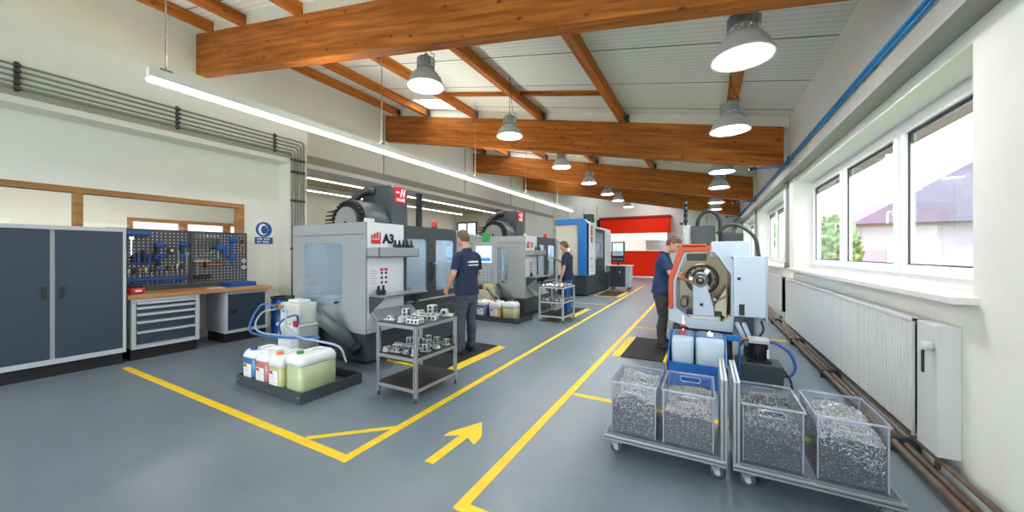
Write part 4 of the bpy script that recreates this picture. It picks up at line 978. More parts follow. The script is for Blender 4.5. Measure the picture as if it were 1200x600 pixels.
    for k in range(6): m.box(0.003, 0.004, 0.075, 0.19 - 0.02 * (k % 2), 1.09 + k * 0.034, 1.1 + k * 0.034)
    m.build('notice_lines', 'cabgrey', t)
    for k in range(2):
        w = B(0, 0.003, 0.235 + 0.075 * k, 0.3 + 0.075 * k, 1.06, 1.3).build('warning_label', 'paper', t)
        m = MB(); m.box(0.003, 0.0045, 0.24 + 0.075 * k, 0.295 + 0.075 * k, 1.26, 1.295); m.build('red_band', 'red', w)
        m = MB()
        for q in range(3): m.cyl((0.003, 0.2675 + 0.075 * k, 1.23 - q * 0.065), (0.0045, 0.2675 + 0.075 * k, 1.23 - q * 0.065), 0.02, seg=12)
        m.build('pictograms', 'btext', w)
    b = MB().cyl((-0.12, 1.5, H), (-0.12, 1.5, H + 0.03), 0.05, seg=16).build('beacon_base', 'dark', t); MB().lathe([(0.05, 0), (0.05, 0.07), (0.035, 0.09), (0, 0.09)], 16, c=(-0.12, 1.5, H + 0.03)).build('beacon', 'redlamp', t)
    # operator pendant
    if variant == 1:
        pd = B(0.12, 0.56, 2.33, 2.45, 0.95, 1.7).build('control_pendant', 'mgrey', t, bevel=0.012)
        B(0.17, 0.51, 2.325, 2.33, 1.33, 1.64).build('screen', 'screen', pd); m = MB(); m.box(0.19, 0.49, 2.322, 2.326, 1.5, 1.505); m.box(0.19, 0.49, 2.322, 2.326, 1.36, 1.42); m.build('screen_rows', 'screenb', pd)
        m = MB()
        for i in range(5):
            for j in range(4): m.box(0.19 + j * 0.08, 0.24 + j * 0.08, 2.322, 2.33, 1.0 + i * 0.055, 1.035 + i * 0.055)
        m.build('keypad', 'cabgrey', pd, bevel=0.002)
        MB().tube([(0.3, 2.4, 1.7), (0.3, 2.4, 1.8), (0.05, 2.2, 1.84), (-0.05, 2.1, 1.84)], 0.03, 10).build('pendant_arm', 'mgrey', t)
        b2 = B(0.29, 0.42, 2.35, 2.42, 1.7, 1.88).build('beacon_green', 'greenlamp', pd, bevel=0.01)
    else:
        pd = B(0.06, 0.18, 2.3, 2.7, 0.95, 1.72).build('control_pendant', 'mgrey', t, bevel=0.012)
        B(0.18, 0.185, 2.34, 2.66, 1.33, 1.66).build('screen', 'screen', pd)
        MB().tube([(0.12, 2.45, 1.72), (0.12, 2.45, 1.82), (-0.05, 2.1, 1.84)], 0.03, 10).build('pendant_arm', 'mgrey', t)
    return t
M1 = (-3.95, 3.24); M2 = (-3.78, 7.62)
mill(*M1, 'light grey milling machine nearest the camera, with A3 on its front', 1)
mill(*M2, 'second milling machine, standing behind the nearest one', 2)
def holder(x, y, z, label, grp):
    t = thing('tool_holder', label, 'tool holder', (x, y, z), 0, grp)
    MB().lathe([(0, 0), (0.028, 0), (0.03, 0.02), (0.03, 0.05), (0.022, 0.06), (0.012, 0.12), (0, 0.122)], 12).build('cone', 'dark', t); MB().lathe([(0.03, 0.025), (0.038, 0.028), (0.038, 0.042), (0.03, 0.045)], 12).build('flange', 'dark', t)
for k in range(5):
    holder(M1[0] + 0.12, M1[1] + 0.4 + k * 0.078, 1.57, '%s black tool holder from the left on the upper shelf of the nearest machine' % ORD[k], 'tool holders on the upper shelf of the nearest machine')
for k in range(3):
    holder(M2[0] + 0.12, M2[1] + 0.36 + k * 0.1, 1.57, '%s black tool holder from the left on the shelf of the second machine' % ORD[k], 'tool holders on the shelf of the second machine')
for k in range(2): holder(M1[0] + 0.1, M1[1] + 0.13 + k * 0.08, 0.95, '%s black tool holder on the lower shelf of the nearest machine' % ('front', 'back')[k], 'tool holders on the lower shelf')
holder(M2[0] + 0.1, M2[1] + 0.15, 0.95, 'single black tool holder on the lower shelf of the second machine', None)

# ------------------------------------------------------------------ blue machine, console, lathe
t = thing('machining_centre', 'blue, white and cream machining centre with dark base beyond the second machine', 'milling machine', (-3.66, 12.2, 0))
D, L, H = 1.15, 3.6, 2.72
B(-D, 0, 0.0, L, 0.06, 0.72).build('base', 'mdark2', t, bevel=0.02); B(-D + 0.08, -0.08, 0.08, L - 0.08, 0.0, 0.06).build('plinth', 'black', t)
B(-D, -0.0, 0.02, 0.9, 0.72, H - 0.1).build('housing', 'cream', t, bevel=0.02)
B(-D + 0.06, -0.34, -0.01, 0.02, 0.78, H - 0.28).build('side_door', 'cream', t, bevel=0.008); B(-0.62, -0.56, -0.03, -0.01, 1.55, 1.6).build('door_knob', 'dark', t)
m = MB().prism([(-D, H - 0.2), (-0.34, H - 0.2), (-0.3, H - 0.24), (-0.3, 0.72), (0, 0.72), (0, H - 0.16), (-0.05, H - 0.04), (-0.14, H), (-D, H)], 0.3, plane_mx((0, 0.25, 0), (1, 0, 0), (0, 0, 1))); m.build('blue_band', 'mblue', t, bevel=0.01)
B(-0.12, 0.03, 0.2505, 1.02, 0.72, H - 0.1).build('front_pillar', 'mwhite', t, bevel=0.02)
B(-D, -0.02, 0.9, L, H - 0.45, H - 0.2).build('roof', 'mwhite', t, bevel=0.02); B(-D, -D + 0.04, 0.9, L, 0.72, H - 0.4).build('rear_panel', 'mwhite', t)
d = MB().holed(1.5, 1.72, 0.12, 1.38, 0.6, 1.6, 0.04, 0.05, plane_mx((-0.05, 1.02, 0.72), (0, 1, 0), (0, 0, 1))).build('front_door', 'mdark2', t); B(-0.03, -0.02, 1.12, 2.42, 1.3, 2.34).build('pane', 'mglass', d)
B(0.0, 0.05, 1.05, 1.09, 1.3, 1.6).build('handle', 'steel', d)
B(-0.06, 0.0, 2.55, L, 0.72, H - 0.3).build('end_pillar', 'mwhite', t, bevel=0.01)
B(0.03, 0.034, 0.4, 0.62, 2.15, 2.5).build('red_label', mat('label_pink', (206, 110, 110), 0.5), t)
m = MB(); [m.cyl((0.03, 0.5, z), (0.045, 0.5, z), 0.06, seg=14) for z in (1.95, 2.05)]; m.build('gauges', 'dark', t); B(0.03, 0.04, 0.42, 0.6, 1.3, 1.34).build('latch', 'dark', t); B(0.03, 0.04, 0.42, 0.6, 1.02, 1.05).build('latch', 'dark', t)
B(-0.5, -0.15, 1.2, 1.5, H - 0.2, H + 0.28).build('exhaust_box', 'dark', t, bevel=0.02)
B(-1.1, -0.75, 0.4, 0.9, H - 0.1, H + 0.06).build('vent_box', 'mblue', t, bevel=0.02)
t = thing('control_console', 'dark cabinet on castors with a monitor in front of the red door', 'console', (-3.1, 14.9, 0))
B(-0.4, 0.22, 0, 0.6, 0.14, 0.98).build('cabinet', mat('console_dark', (40, 46, 54), 0.45), t, bevel=0.015); B(0.22, 0.4, 0.02, 0.58, 0.14, 0.98).build('side_panel', 'cabgrey', t, bevel=0.01)
B(-0.48, 0.46, -0.06, 0.64, 0.98, 1.02).build('top_plate', 'cabgrey', t, bevel=0.01); B(-0.02, 0.02, -0.015, 0.0, 0.7, 0.78).build('lock', 'alu', t)
for a in (-0.32, 0.32):
    for b in (0.08, 0.52): MB().cyl((a - 0.02, b, 0.06), (a + 0.02, b, 0.06), 0.06, seg=14).box(a - 0.03, a + 0.03, b - 0.02, b + 0.02, 0.08, 0.14).build('castor', 'dark', t)
MB().cyl((-0.1, 0.2, 1.02), (-0.1, 0.2, 1.25), 0.04, seg=12).build('stand', 'dark', t)
mo = B(-0.36, 0.16, 0.12, 0.26, 1.16, 1.98).build('monitor', 'dark', t, bevel=0.02); B(-0.31, 0.11, 0.112, 0.12, 1.42, 1.93).build('screen', emat('monitor_glow', (186, 204, 222), 0.6), mo)
m = MB(); m.box(-0.3, 0.1, 0.108, 0.112, 1.44, 1.6); m.build('screen_image', emat('monitor_dim', (120, 134, 150), 0.4), mo)
m = MB(); [m.cyl((-0.28 + k * 0.09, 0.115, 1.26), (-0.28 + k * 0.09, 0.1, 1.26), 0.025, seg=10) for k in range(5)]; m.build('buttons', 'cabgrey', mo)

def octo(mx, outer, inner, d):
    m = MB(); n = len(outer)
    lay = [[m.bm.verts.new(mx @ Vector((p[0], p[1], z))) for p in P] for z in (0, d) for P in (inner, outer)]; i0, o0, i1, o1 = lay; fs = []
    for k in range(n):
        j = (k + 1) % n; fs += [m.bm.faces.new((i0[k], i0[j], o0[j], o0[k])), m.bm.faces.new((i1[k], o1[k], o1[j], i1[j])), m.bm.faces.new((i0[k], i1[k], i1[j], i0[j])), m.bm.faces.new((o0[k], o0[j], o1[j], o1[k]))]
    m._set(fs); return m
LY = 5.5
t = thing('lathe', 'light grey lathe with open orange door frame and visible chuck on the right', 'lathe', (0, LY, 0))
# outline of the open end, in local x,z (seen from the camera)
inn = [(-0.38, 0.76), (-0.2, 0.61), (0.18, 0.60), (0.28, 0.68), (0.28, 1.0), (0.28, 1.22), (0.10, 1.52), (-0.25, 1.52), (-0.38, 1.12)]
out = [(-0.46, 0.58), (-0.2, 0.49), (0.30, 0.48), (0.31, 0.6), (0.31, 1.0), (0.31, 1.42), (0.16, 1.56), (-0.28, 1.58), (-0.46, 1.14)]
PM = plane_mx((0, 0.0, 0), (1, 0, 0), (0, 0, 1))
octo(PM, out, inn, 0.06).build('end_frame', 'lwhite', t)
def tunnel(a, y0, y1, name, mt, cap=True):
    m = MB(); n = len(a); A = [m.bm.verts.new((x, y0, z)) for x, z in a]; Z = [m.bm.verts.new((x, y1, z)) for x, z in a]
    m._set([m.bm.faces.new((A[k], A[(k + 1) % n], Z[(k + 1) % n], Z[k])) for k in range(n) if k not in (7, 8, 0)])
    if cap: m._set([m.bm.faces.new(Z)])
    return m.build(name, mt, t)
tunnel([(x * 1.0, z) for x, z in inn], 0.0, 0.95, 'work_chamber', 'beige')
m = MB(); m.prism([(-0.44, 0.58), (-0.2, 0.42), (0.42, 0.4), (0.42, 1.62), (-0.28, 1.6), (-0.44, 1.14)], 0.7, plane_mx((0, 1.7, 0), (1, 0, 0), (0, 0, 1))); m.build('headstock_housing', 'lwhite', t, bevel=0.015)
B(0.31, 0.62, 0.02, 1.7, 0.42, 1.45).build('rear_housing', 'lwhite', t, bevel=0.012)
B(-0.42, 0.30, 0.02, 1.7, 0.1, 0.5).build('base', 'mdark2', t, bevel=0.012); B(-0.4, 0.3, 0.06, 1.66, 0, 0.1).build('plinth', 'black', t)
# orange door frame along the left and top of the opening
def obar(p, q, w, name):
    return p
of = octo(plane_mx((0, 0.0, 0), (1, 0, 0), (0, 0, 1)), [(-0.47, 0.62), (-0.36, 0.62), (-0.36, 1.14), (-0.25, 1.47), (0.0, 1.48), (0.0, 1.60), (-0.33, 1.60), (-0.47, 1.16)],
          [(-0.45, 0.64), (-0.38, 0.64), (-0.38, 1.145), (-0.26, 1.49), (-0.02, 1.5), (-0.02, 1.58), (-0.32, 1.58), (-0.45, 1.155)], 0.09)
of.bm.free()
od = MB().prism([(-0.465, 0.74), (-0.405, 0.74), (-0.405, 1.13), (-0.27, 1.525), (0.05, 1.53), (0.05, 1.60), (-0.315, 1.60), (-0.465, 1.15)], 0.10, plane_mx((0, -0.01, 0), (1, 0, 0), (0, 0, 1))).build('sliding_door', 'orange', t, bevel=0.012)
MB().prism([(-0.452, 1.20), (-0.437, 1.20), (-0.315, 1.60), (-0.33, 1.60)], 0.5, plane_mx((0, 0.5, 0), (1, 0, 0), (0, 0, 1))).build('door_wing', 'orange', od)
B(-0.3, 0.0, -0.13, 0.2, 1.6, 1.625).build('door_top', 'orange', od, bevel=0.008)
# chuck and tailstock
ck = MB(); R90 = Matrix.Translation((-0.06, 0.52, 1.13)) @ Matrix.Rotation(PI / 2, 4, 'X')
ck.lathe([(0.0, 0.0), (0.20, 0.0), (0.22, 0.02), (0.22, 0.14), (0.20, 0.16), (0.1, 0.16), (0.08, 0.13), (0, 0.13)], 32, mx=R90); c0 = ck.build('chuck', mat('chuck_steel', (112, 108, 98), 0.35, 0.8), t)
for k in range(3):
    a = PI / 2 + 2 * PI * k / 3; MB().box(-0.035, 0.035, 0.06, 0.17, 0.14, 0.21, R90 @ Matrix.Rotation(a, 4, 'Z')).build('jaw', 'steel', c0, bevel=0.006)
m = MB()
for k in range(12):
    a = 2 * PI * k / 12; m.cyl(R90 @ Vector((0.17 * math.cos(a), 0.17 * math.sin(a), 0.15)), R90 @ Vector((0.17 * math.cos(a), 0.17 * math.sin(a), 0.175)), 0.016, seg=8)
m.build('chuck_bolts', 'dark', c0)
ts = MB().prism([(-0.17, 0.64), (0.1, 0.64), (0.08, 0.8), (0.02, 1.0), (-0.0, 1.2), (-0.04, 1.24), (-0.11, 1.24), (-0.16, 1.18), (-0.17, 1.0)], 0.18, plane_mx((0, 0.24, 0), (1, 0, 0), (0, 0, 1))).build('tailstock', 'lwhite', t, bevel=0.02)
R91 = Matrix.Translation((-0.075, 0.06, 1.13)) @ Matrix.Rotation(PI / 2, 4, 'X')
MB().lathe([(0.0, 0.06), (0.03, 0.06), (0.03, 0.03), (0.055, 0.03), (0.06, 0.02), (0.095, 0.0), (0.1, -0.03), (0.1, -0.06)], 24, mx=R91).build('quill_ring', 'steel', ts); MB().lathe([(0.02, 0.09), (0.02, 0.05), (0.05, 0.05), (0.05, 0.02)], 16, mx=R91).build('quill_centre', 'dark', ts)
MB().cyl((-0.06, 0.06, 0.8), (-0.06, 0.045, 0.8), 0.022, seg=12).build('bolt', 'dark', ts)
B(-0.26, 0.17, 0.08, 0.8, 0.58, 0.65).build('bed_way', 'steel', t, bevel=0.01)
m = MB(); [m.box(x, x + 0.08, 0.1, 0.17, 0.65, 0.71) for x in (-0.25, 0.1)]; m.build('bed_clamps', 'dark', t, bevel=0.008)
B(-0.34, -0.24, 0.3, 0.7, 0.72, 0.85).build('tool_turret', mat('turret_grey', (120, 116, 104), 0.35, 0.7), t, bevel=0.02)
MB().prism([(0.24, 0.62), (0.06, 0.72), (0.24, 1.05)], 0.6, plane_mx((0, 0.75, 0), (1, 0, 0), (0, 0, 1))).build('splash_cover', 'beige', t, bevel=0.01)
B(0.08, 0.11, 0.05, 0.6, 0.86, 0.9).bar((0.05, 0.2, 0.8), (0.23, 0.1, 0.93), 0.03, 0.02).build('deflector', 'alu_l', t, bevel=0.004)
B(-0.24, 0.0, 0.02, 0.05, 1.4, 1.49).build('end_window', 'mdark2', t, bevel=0.01)
B(-0.2, -0.02, 0.4, 0.5, 1.42, 1.47).build('chamber_lamp', emat('chamber_lamp', (255, 250, 236), 6.0), t)
cb = B(0.3, 0.64, -0.14, 0.02, 0.7, 1.46).build('electrical_cabinet', 'lwhite', t, bevel=0.008)
MB().cyl((0.36, -0.14, 1.18), (0.36, -0.15, 1.18), 0.02, seg=12).build('cabinet_lock', 'dark', cb); B(0.36, 0.42, -0.145, -0.14, 0.72, 0.86).build('cabinet_vent', 'dark', cb); B(0.638, 0.665, -0.12, 0.02, 0.66, 1.46).build('corner_profile', 'alu_l', cb, bevel=0.004)
B(0.34, 0.39, -0.12, -0.02, 0.5, 0.7).build('support_leg', 'mdark', t); B(0.42, 0.52, -0.08, 0.0, 0.08, 0.7).build('rear_column', 'mdark2', t, bevel=0.01)
B(0.05, 0.5, 0.05, 0.7, 1.45, 1.66).build('top_box', 'lwhite', t, bevel=0.012)
B(-0.22, 0.12, 0.95, 1.35, 1.6, 1.94).build('motor_box', 'mdark', t, bevel=0.02); B(0.2, 0.5, 1.0, 1.4, 1.6, 1.82).build('motor_box', 'mdark2', t, bevel=0.02)
B(-0.34, -0.24, 0.9, 1.1, 1.6, 1.95).build('air_unit', 'cabgrey', t, bevel=0.01)
m = MB().tube(arc((0.03, 0.9, 1.94), 0.16, 180, 0, 12, (1, 0, 0), (0, 0, 1.4)) + [(0.19, 0.9, 1.66)], 0.03, 10); m.build('energy_chain', 'rhose', t)
MB().tube(spline([(0.14, 0.8, 1.8), (0.28, 0.8, 1.92), (0.44, 0.75, 1.9), (0.6, 0.6, 1.72), (0.64, 0.5, 1.45)], 6), 0.024, 10).build('cable_hose', 'rhose', t)
s0 = MB().cyl((-0.3, 1.0, 1.95), (-0.3, 1.0, 2.3), 0.02, seg=10).build('signal_post', 'dark', t); m = MB(); [m.cyl((-0.3, 1.0, 2.0 + k * 0.09), (-0.3, 1.0, 2.07 + k * 0.09), 0.032, seg=12) for k in range(4)]; m.build('signal_lamps', 'dark', s0)
B(-0.5, -0.46, 0.95, 1.1, 1.57, 1.63).build('side_button_box', 'dark', t)
for k in range(2): MB().tube([(0.34 + 0.07 * k, -0.1, 0.62), (0.44 + 0.06 * k, -0.22, 0.36)], 0.028, 10).build('coolant_hose', 'hosegrey', t)
MB().tube(spline([(0.6, -0.08, 0.66), (0.62, -0.1, 0.55), (0.58, -0.12, 0.45), (0.61, -0.16, 0.3)], 5), 0.014, 8).build('signal_cable', 'rhose', t)
# blue tub with two white canisters, and the coolant pump on its tank
t = thing('coolant_tub', 'blue sheet-metal tub with a tall back, in front of the lathe', 'tub', (-0.1, 4.5, 0))
m = MB(); m.box(-0.3, 0.3, 0, 0.36, 0.0, 0.06); m.box(-0.3, 0.3, 0, 0.015, 0.06, 0.26); m.box(-0.3, 0.3, 0.345, 0.36, 0.06, 0.56)
m.prism([(0, 0.06), (0.36, 0.06), (0.36, 0.56), (0, 0.26)], 0.015, plane_mx((-0.3, 0, 0), (0, 1, 0), (0, 0, 1))); m.prism([(0, 0.06), (0.36, 0.06), (0.36, 0.56), (0, 0.26)], 0.015, plane_mx((0.285, 0, 0), (0, 1, 0), (0, 0, 1)))
m.build('shell', 'bluebin', t)
B(0.3, 0.44, 0.3, 0.36, 0.5, 0.56).build('top_rail', 'bluebin', t, bevel=0.005); B(0.42, 0.44, 0.3, 0.36, 0, 0.5).build('leg', 'bluebin', t)
def canister(x, y, z, w, d, h, fill, capc, label, rz=0.0, paper=True, grp=None, tube=False, level=0.6):
    """jerrycan; local x = width (faces -y), y = depth"""
    t = thing('canister', label, 'canister', (x, y, z), rz, grp)
    def shell(e, h0, h1, top):
        m = MB(); prof = rrect(-w / 2 + e, -d / 2 + e, w / 2 - e, d / 2 - e, min(w, d) * 0.2 , 4)
        levels = [(h0, 0.94), (h0 + 0.015, 1.0), (h1 * 0.5, 1.0), (h1 - 0.06 if top else h1 - 0.002, 1.0)] + ([(h1 - 0.025, 0.93), (h1, 0.8)] if top else [(h1, 0.98)])
        rings = [[m.bm.verts.new((px * s, py * s, zz)) for px, py in prof] for zz, s in levels]; n = len(prof)
        for a, b in zip(rings[:-1], rings[1:]): m._set([m.bm.faces.new((a[k], a[(k + 1) % n], b[(k + 1) % n], b[k])) for k in range(n)], True)
        m._set([m.bm.faces.new(list(reversed(rings[0]))), m.bm.faces.new(rings[-1])]); return m
    if fill: shell(0.004, 0.004, h * level, False).build('liquid', fill, t)
    if fill and level < 0.8:
        shell(0, 0, h * level + 0.004, False).build('shell', 'hdpe', t)
        m = MB(); pf = rrect(-w / 2, -d / 2, w / 2, d / 2, min(w, d) * 0.2, 4); n = len(pf)
        rings = [[m.bm.verts.new((px * q, py * q, zz)) for px, py in pf] for zz, q in ((h * level + 0.004, 1.0), (h - 0.06, 1.0), (h - 0.025, 0.93), (h, 0.8))]
        for a, b in zip(rings[:-1], rings[1:]): m._set([m.bm.faces.new((a[k], a[(k + 1) % n], b[(k + 1) % n], b[k])) for k in range(n)], True)
        m._set([m.bm.faces.new(list(reversed(rings[0]))), m.bm.faces.new(rings[-1])]); m.build('shoulder', 'hdpe_w', t)
    else: shell(0, 0, h, True).build('shell', 'hdpe', t)
    hw = 0.013
    hz = h + 0.012
    m = MB().tube(spline([(0, -d * 0.12, h - 0.01), (0, -d * 0.08, hz - 0.01), (0, 0.0, hz), (0, d * 0.2, hz), (0, d * 0.33, hz - 0.02), (0, d * 0.36, h - 0.01)], 4), hw, 8, side=(1, 0, 0)); m.build('handle', 'hdpe_w', t)
    MB().lathe([(0.034, -0.01), (0.034, 0.02), (0.03, 0.028), (0, 0.028)], 14, c=(0, -d * 0.3, h)).build('cap', capc, t)
    if paper:
        lb = B(-w * 0.3, w * 0.3, -d / 2 - 0.002, -d / 2 + 0.002, h * 0.25, h * 0.62).build('label', 'paper', t)
        m = MB()
        for k in range(4): m.box(-w * 0.24, w * (0.2 - 0.1 * (k % 2)), -d / 2 - 0.003, -d / 2 - 0.002, h * (0.3 + 0.07 * k), h * (0.32 + 0.07 * k))
        m.build('print', 'cabgrey', lb); B(-w * 0.28, -w * 0.05, -d / 2 - 0.003, -d / 2 - 0.002, h * 0.53, h * 0.6).build('hazard_mark', 'red', lb)
    return t
M['hdpe_w'] = mat('hdpe_white', (238, 240, 238), 0.4)
lq = lambda n, c: mat('liquid_' + n, c, 0.25, var=0.04, vs=4)
canister(-0.245, 4.69, 0.06, 0.235, 0.29, 0.52, lq('water', (206, 228, 242)), M['red'], 'white canister at the left in the blue tub before the lathe', paper=False, grp='white canisters in the blue tub', level=0.85)
canister(0.032, 4.69, 0.06, 0.29, 0.29, 0.52, lq('water2', (206, 228, 242)), M['hdpe_w'], 'wider white canister at the right in the blue tub before the lathe', paper=False, grp='white canisters in the blue tub', level=0.85)
t = thing('dosing_rod', 'small white and pink dosing rod standing on the left canister in the blue tub', 'dosing rod', (-0.245, 4.70, 0.645)); MB().lathe([(0.03, 0), (0.025, 0.03), (0.012, 0.05), (0.012, 0.1), (0.016, 0.12), (0, 0.13)], 12).build('rod', 'white', t); MB().lathe([(0.031, 0.0), (0.033, 0.012), (0.031, 0.025)], 12).build('collar', mat('pink', (214, 96, 110), 0.5), t)
t = thing('coolant_pump', 'black pump motor on a dark tank beside the lathe', 'pump', (0.55, 5.0, 0))
B(-0.24, 0.2, -0.1, 0.26, 0.02, 0.24).build('tank', 'mdark', t, bevel=0.008); m = MB(); [m.cyl((a, b, 0), (a, b, 0.02), 0.03, seg=10) for a in (-0.2, 0.16) for b in (-0.06, 0.22)]; m.build('feet', 'dark', t)
B(-0.14, 0.1, -0.02, 0.16, 0.24, 0.265).build('mount_plate', 'black', t, bevel=0.005)
m = MB().cyl((-0.02, 0.07, 0.265), (-0.02, 0.07, 0.46), 0.085, seg=24)
for k in range(18):
    a = 2 * PI * k / 18; m.box(0.08, 0.095, -0.004, 0.004, 0.275, 0.45, Matrix.Translation((-0.02, 0.07, 0)) @ Matrix.Rotation(a, 4, 'Z'))
m.build('motor', 'black', t); B(-0.12, 0.08, -0.03, 0.17, 0.46, 0.51).build('motor_head', 'cabgrey', t, bevel=0.01); B(0.055, 0.075, -0.02, -0.014, 0.3, 0.4).build('type_plate', 'paper', t)
MB().tube(spline([(-0.08, 0.0, 0.49), (-0.16, -0.02, 0.5), (-0.2, 0.0, 0.42)], 5), 0.016, 8).build('copper_pipe', mat('copper', (176, 110, 76), 0.35, 0.8), t)
m = MB().tube(spline([(0.06, 0.05, 0.48), (0.16, 0.03, 0.47), (0.27, 0.0, 0.38), (0.31, -0.03, 0.24), (0.26, -0.05, 0.14), (0.2, -0.02, 0.13)], 7), 0.016, 8); m.build('blue_hose', mat('hose_deep_blue', (34, 88, 170), 0.35), t)
MB().tube(spline([(0.2, -0.06, 0.2), (0.25, -0.12, 0.12), (0.26, -0.16, 0.03)], 4), 0.012, 8).build('drain_hose', 'rhose', t)

# ------------------------------------------------------------------ mats
def mat_thing(x0, x1, y0, y1, label, side, near=False, ribs=False):
    t = thing('standing_mat', label, 'floor mat', (x0, y0, 0), 0, 'anti-fatigue mats'); w, d = x1 - x0, y1 - y0
    m = B(0, w, 0, d, 0.0, 0.012); n = int(w / 0.035)
    for k in range(n): m.box(k * w / n + 0.004, k * w / n + 0.022, 0.01, d - 0.01, 0.012, 0.017)
    m.build('mat', mat('mat_black', (44, 43, 42), 0.8), t)
    e = MB(); sw = 0.13
    if side == 'r': e.prism([(0, 0), (sw, 0), (sw - 0.02, 0.004), (0, 0.014)], d + 0.05, plane_mx((w, d, 0), (1, 0, 0), (0, 0, 1)))
    else: e.prism([(0, 0), (-sw, 0), (-sw + 0.02, 0.004), (0, 0.014)][::-1], d, plane_mx((0, d, 0), (1, 0, 0), (0, 0, 1)))
    e.build('wide_edge', 'yellow', t)
    e = MB()
    if near: e.box(0, w, -0.05, 0, 0, 0.012)
    if side == 'r': e.box(-0.04, 0, 0, d, 0, 0.012)
    else: e.box(w, w + 0.035, 0, d, 0, 0.012)
    e.build('narrow_edge', 'yellow', t)
mat_thing(-3.92, -2.95, 3.62, 5.0, 'black standing mat with yellow edges under the worker at the nearest machine', 'r', True)
mat_thing(-3.48, -2.86, 8.1, 9.5, 'black standing mat with yellow edge under the worker at the second machine', 'r', True)
mat_thing(-3.45, -2.75, 12.6, 14.2, 'black standing mat with yellow edge in front of the blue machine', 'r', True)
mat_thing(-1.1, -0.53, 5.33, 6.68, 'ribbed black mat with wide yellow edge under the worker at the lathe', 'l')

# ------------------------------------------------------------------ aluminium racks with machined parts
def rack(x0, y0, w, d, label, paint, boardm):
    t = thing('workpiece_rack', label, 'rack', (x0, y0, 0), 0, 'three-tier racks'); p = 0.036
    for k, (a, b) in enumerate(((0, 0), (w - p, 0), (0, d - p), (w - p, d - p))):
        lg = B(a, a + p, b, b + p, 0.05, 0.77).build('leg', paint, t, bevel=0.003)
        m = MB(); m.box(a + p / 2 - 0.003, a + p / 2 + 0.003, b - 0.0008, b, 0.06, 0.76) if b == 0 else m.box(a + p / 2 - 0.003, a + p / 2 + 0.003, b + p, b + p + 0.0008, 0.06, 0.76)
        m.build('groove', 'dark', lg); MB().lathe([(0, 0), (0.018, 0), (0.018, 0.012), (0.008, 0.02), (0.008, 0.05), (0, 0.05)], 10, c=(a + p / 2, b + p / 2, 0)).build('foot', 'dark', lg)
    for z, n in ((0.735, 'top'), (0.41, 'middle'), (0.1, 'bottom')):
        for a, b, c, e in ((p, w - p, 0, p), (p, w - p, d - p, d), (0, p, p, d - p), (w - p, w, p, d - p)): B(a, b, c, e, z, z + 0.035).build('rail', paint, t, bevel=0.003)
        B(0.004, w - 0.004, 0.004, d - 0.004, z + 0.035, z + 0.043).build('shelf_board', boardm, t)
    return t
bd = mat('shelf_rubber', (52, 48, 46), 0.6)
rack(-3.1, 2.68, 0.56, 0.68, 'aluminium three-tier rack with machined parts beside the nearest machine', 'alu_l', bd)
rack(-3.28, 7.3, 0.58, 0.76, 'pale three-tier rack full of small parts beside the second machine', 'cabgrey', bd)
mm = [mat('machined_bright', (214, 216, 216), 0.28, 0.75), mat('machined_satin', (186, 188, 188), 0.36, 0.8)]
def part(x, y, z, kind, s, rz, label, grp):
    t = thing('machined_part', label, 'machined part', (x, y, z), rz, grp); a = mm[kind % 2]
    if kind == 0:
        m = B(-0.075 * s, 0.075 * s, -0.05 * s, 0.05 * s, 0, 0.05 * s); m.build('body', a, t, bevel=0.006)
        m = MB()
        for k in (-1, 0, 1): m.lathe([(0, 0.05 * s), (0.02 * s, 0.05 * s), (0.02 * s, 0.068 * s), (0.012 * s, 0.068 * s), (0.012 * s, 0.055 * s), (0, 0.055 * s)], 14, c=(k * 0.045 * s, 0, 0))
        m.build('bosses', mm[1], t)
        [MB().cyl((k * 0.045 * s, -0.05 * s, 0.025 * s), (k * 0.045 * s, -0.051 * s, 0.025 * s), 0.013 * s, seg=12).build('bore', 'dark', t) for k in (-1, 0, 1)]
    elif kind == 1:
        m = B(-0.04 * s, 0.04 * s, -0.04 * s, 0.04 * s, 0, 0.11 * s); m.box(-0.06 * s, 0.06 * s, -0.05 * s, 0.05 * s, 0, 0.025 * s); m.build('body', a, t, bevel=0.006)
        [MB().cyl((0.04 * s, 0, h * s), (0.0412 * s, 0, h * s), 0.018 * s, seg=14).build('bore', 'dark', t) for h in (0.045, 0.085)]; [MB().cyl((0, -0.04 * s, h * s), (0, -0.0412 * s, h * s), 0.018 * s, seg=14).build('bore', 'dark', t) for h in (0.045, 0.085)]
    elif kind == 2:
        MB().lathe([(0.035 * s, 0), (0.07 * s, 0), (0.07 * s, 0.02 * s), (0.055 * s, 0.025 * s), (0.055 * s, 0.06 * s), (0.035 * s, 0.06 * s), (0.035 * s, 0)], 24).build('body', a, t)
        m = MB(); [m.cyl((0.062 * s * math.cos(q), 0.062 * s * math.sin(q), 0.02 * s), (0.062 * s * math.cos(q), 0.062 * s * math.sin(q), 0.024 * s), 0.005 * s, seg=8) for q in [k * PI / 3 for k in range(6)]]; m.build('screws', 'dark', t)
    else:
        m = MB().prism([(-0.09 * s, 0), (0.09 * s, 0), (0.09 * s, 0.03 * s), (0.04 * s, 0.03 * s), (0.03 * s, 0.075 * s), (-0.03 * s, 0.075 * s), (-0.04 * s, 0.03 * s), (-0.09 * s, 0.03 * s)], 0.07 * s, plane_mx((0, 0.035 * s, 0), (1, 0, 0), (0, 0, 1))); m.build('body', a, t, bevel=0.005)
        [MB().cyl((k * 0.065 * s, 0, 0.03 * s), (k * 0.065 * s, 0, 0.034 * s), 0.012 * s, seg=12).build('bore', 'dark', t) for k in (-1, 1)]; MB().cyl((0, -0.035 * s, 0.045 * s), (0, -0.0362 * s, 0.045 * s), 0.018 * s, seg=14).build('bore', 'dark', t)
TOP = 0.778
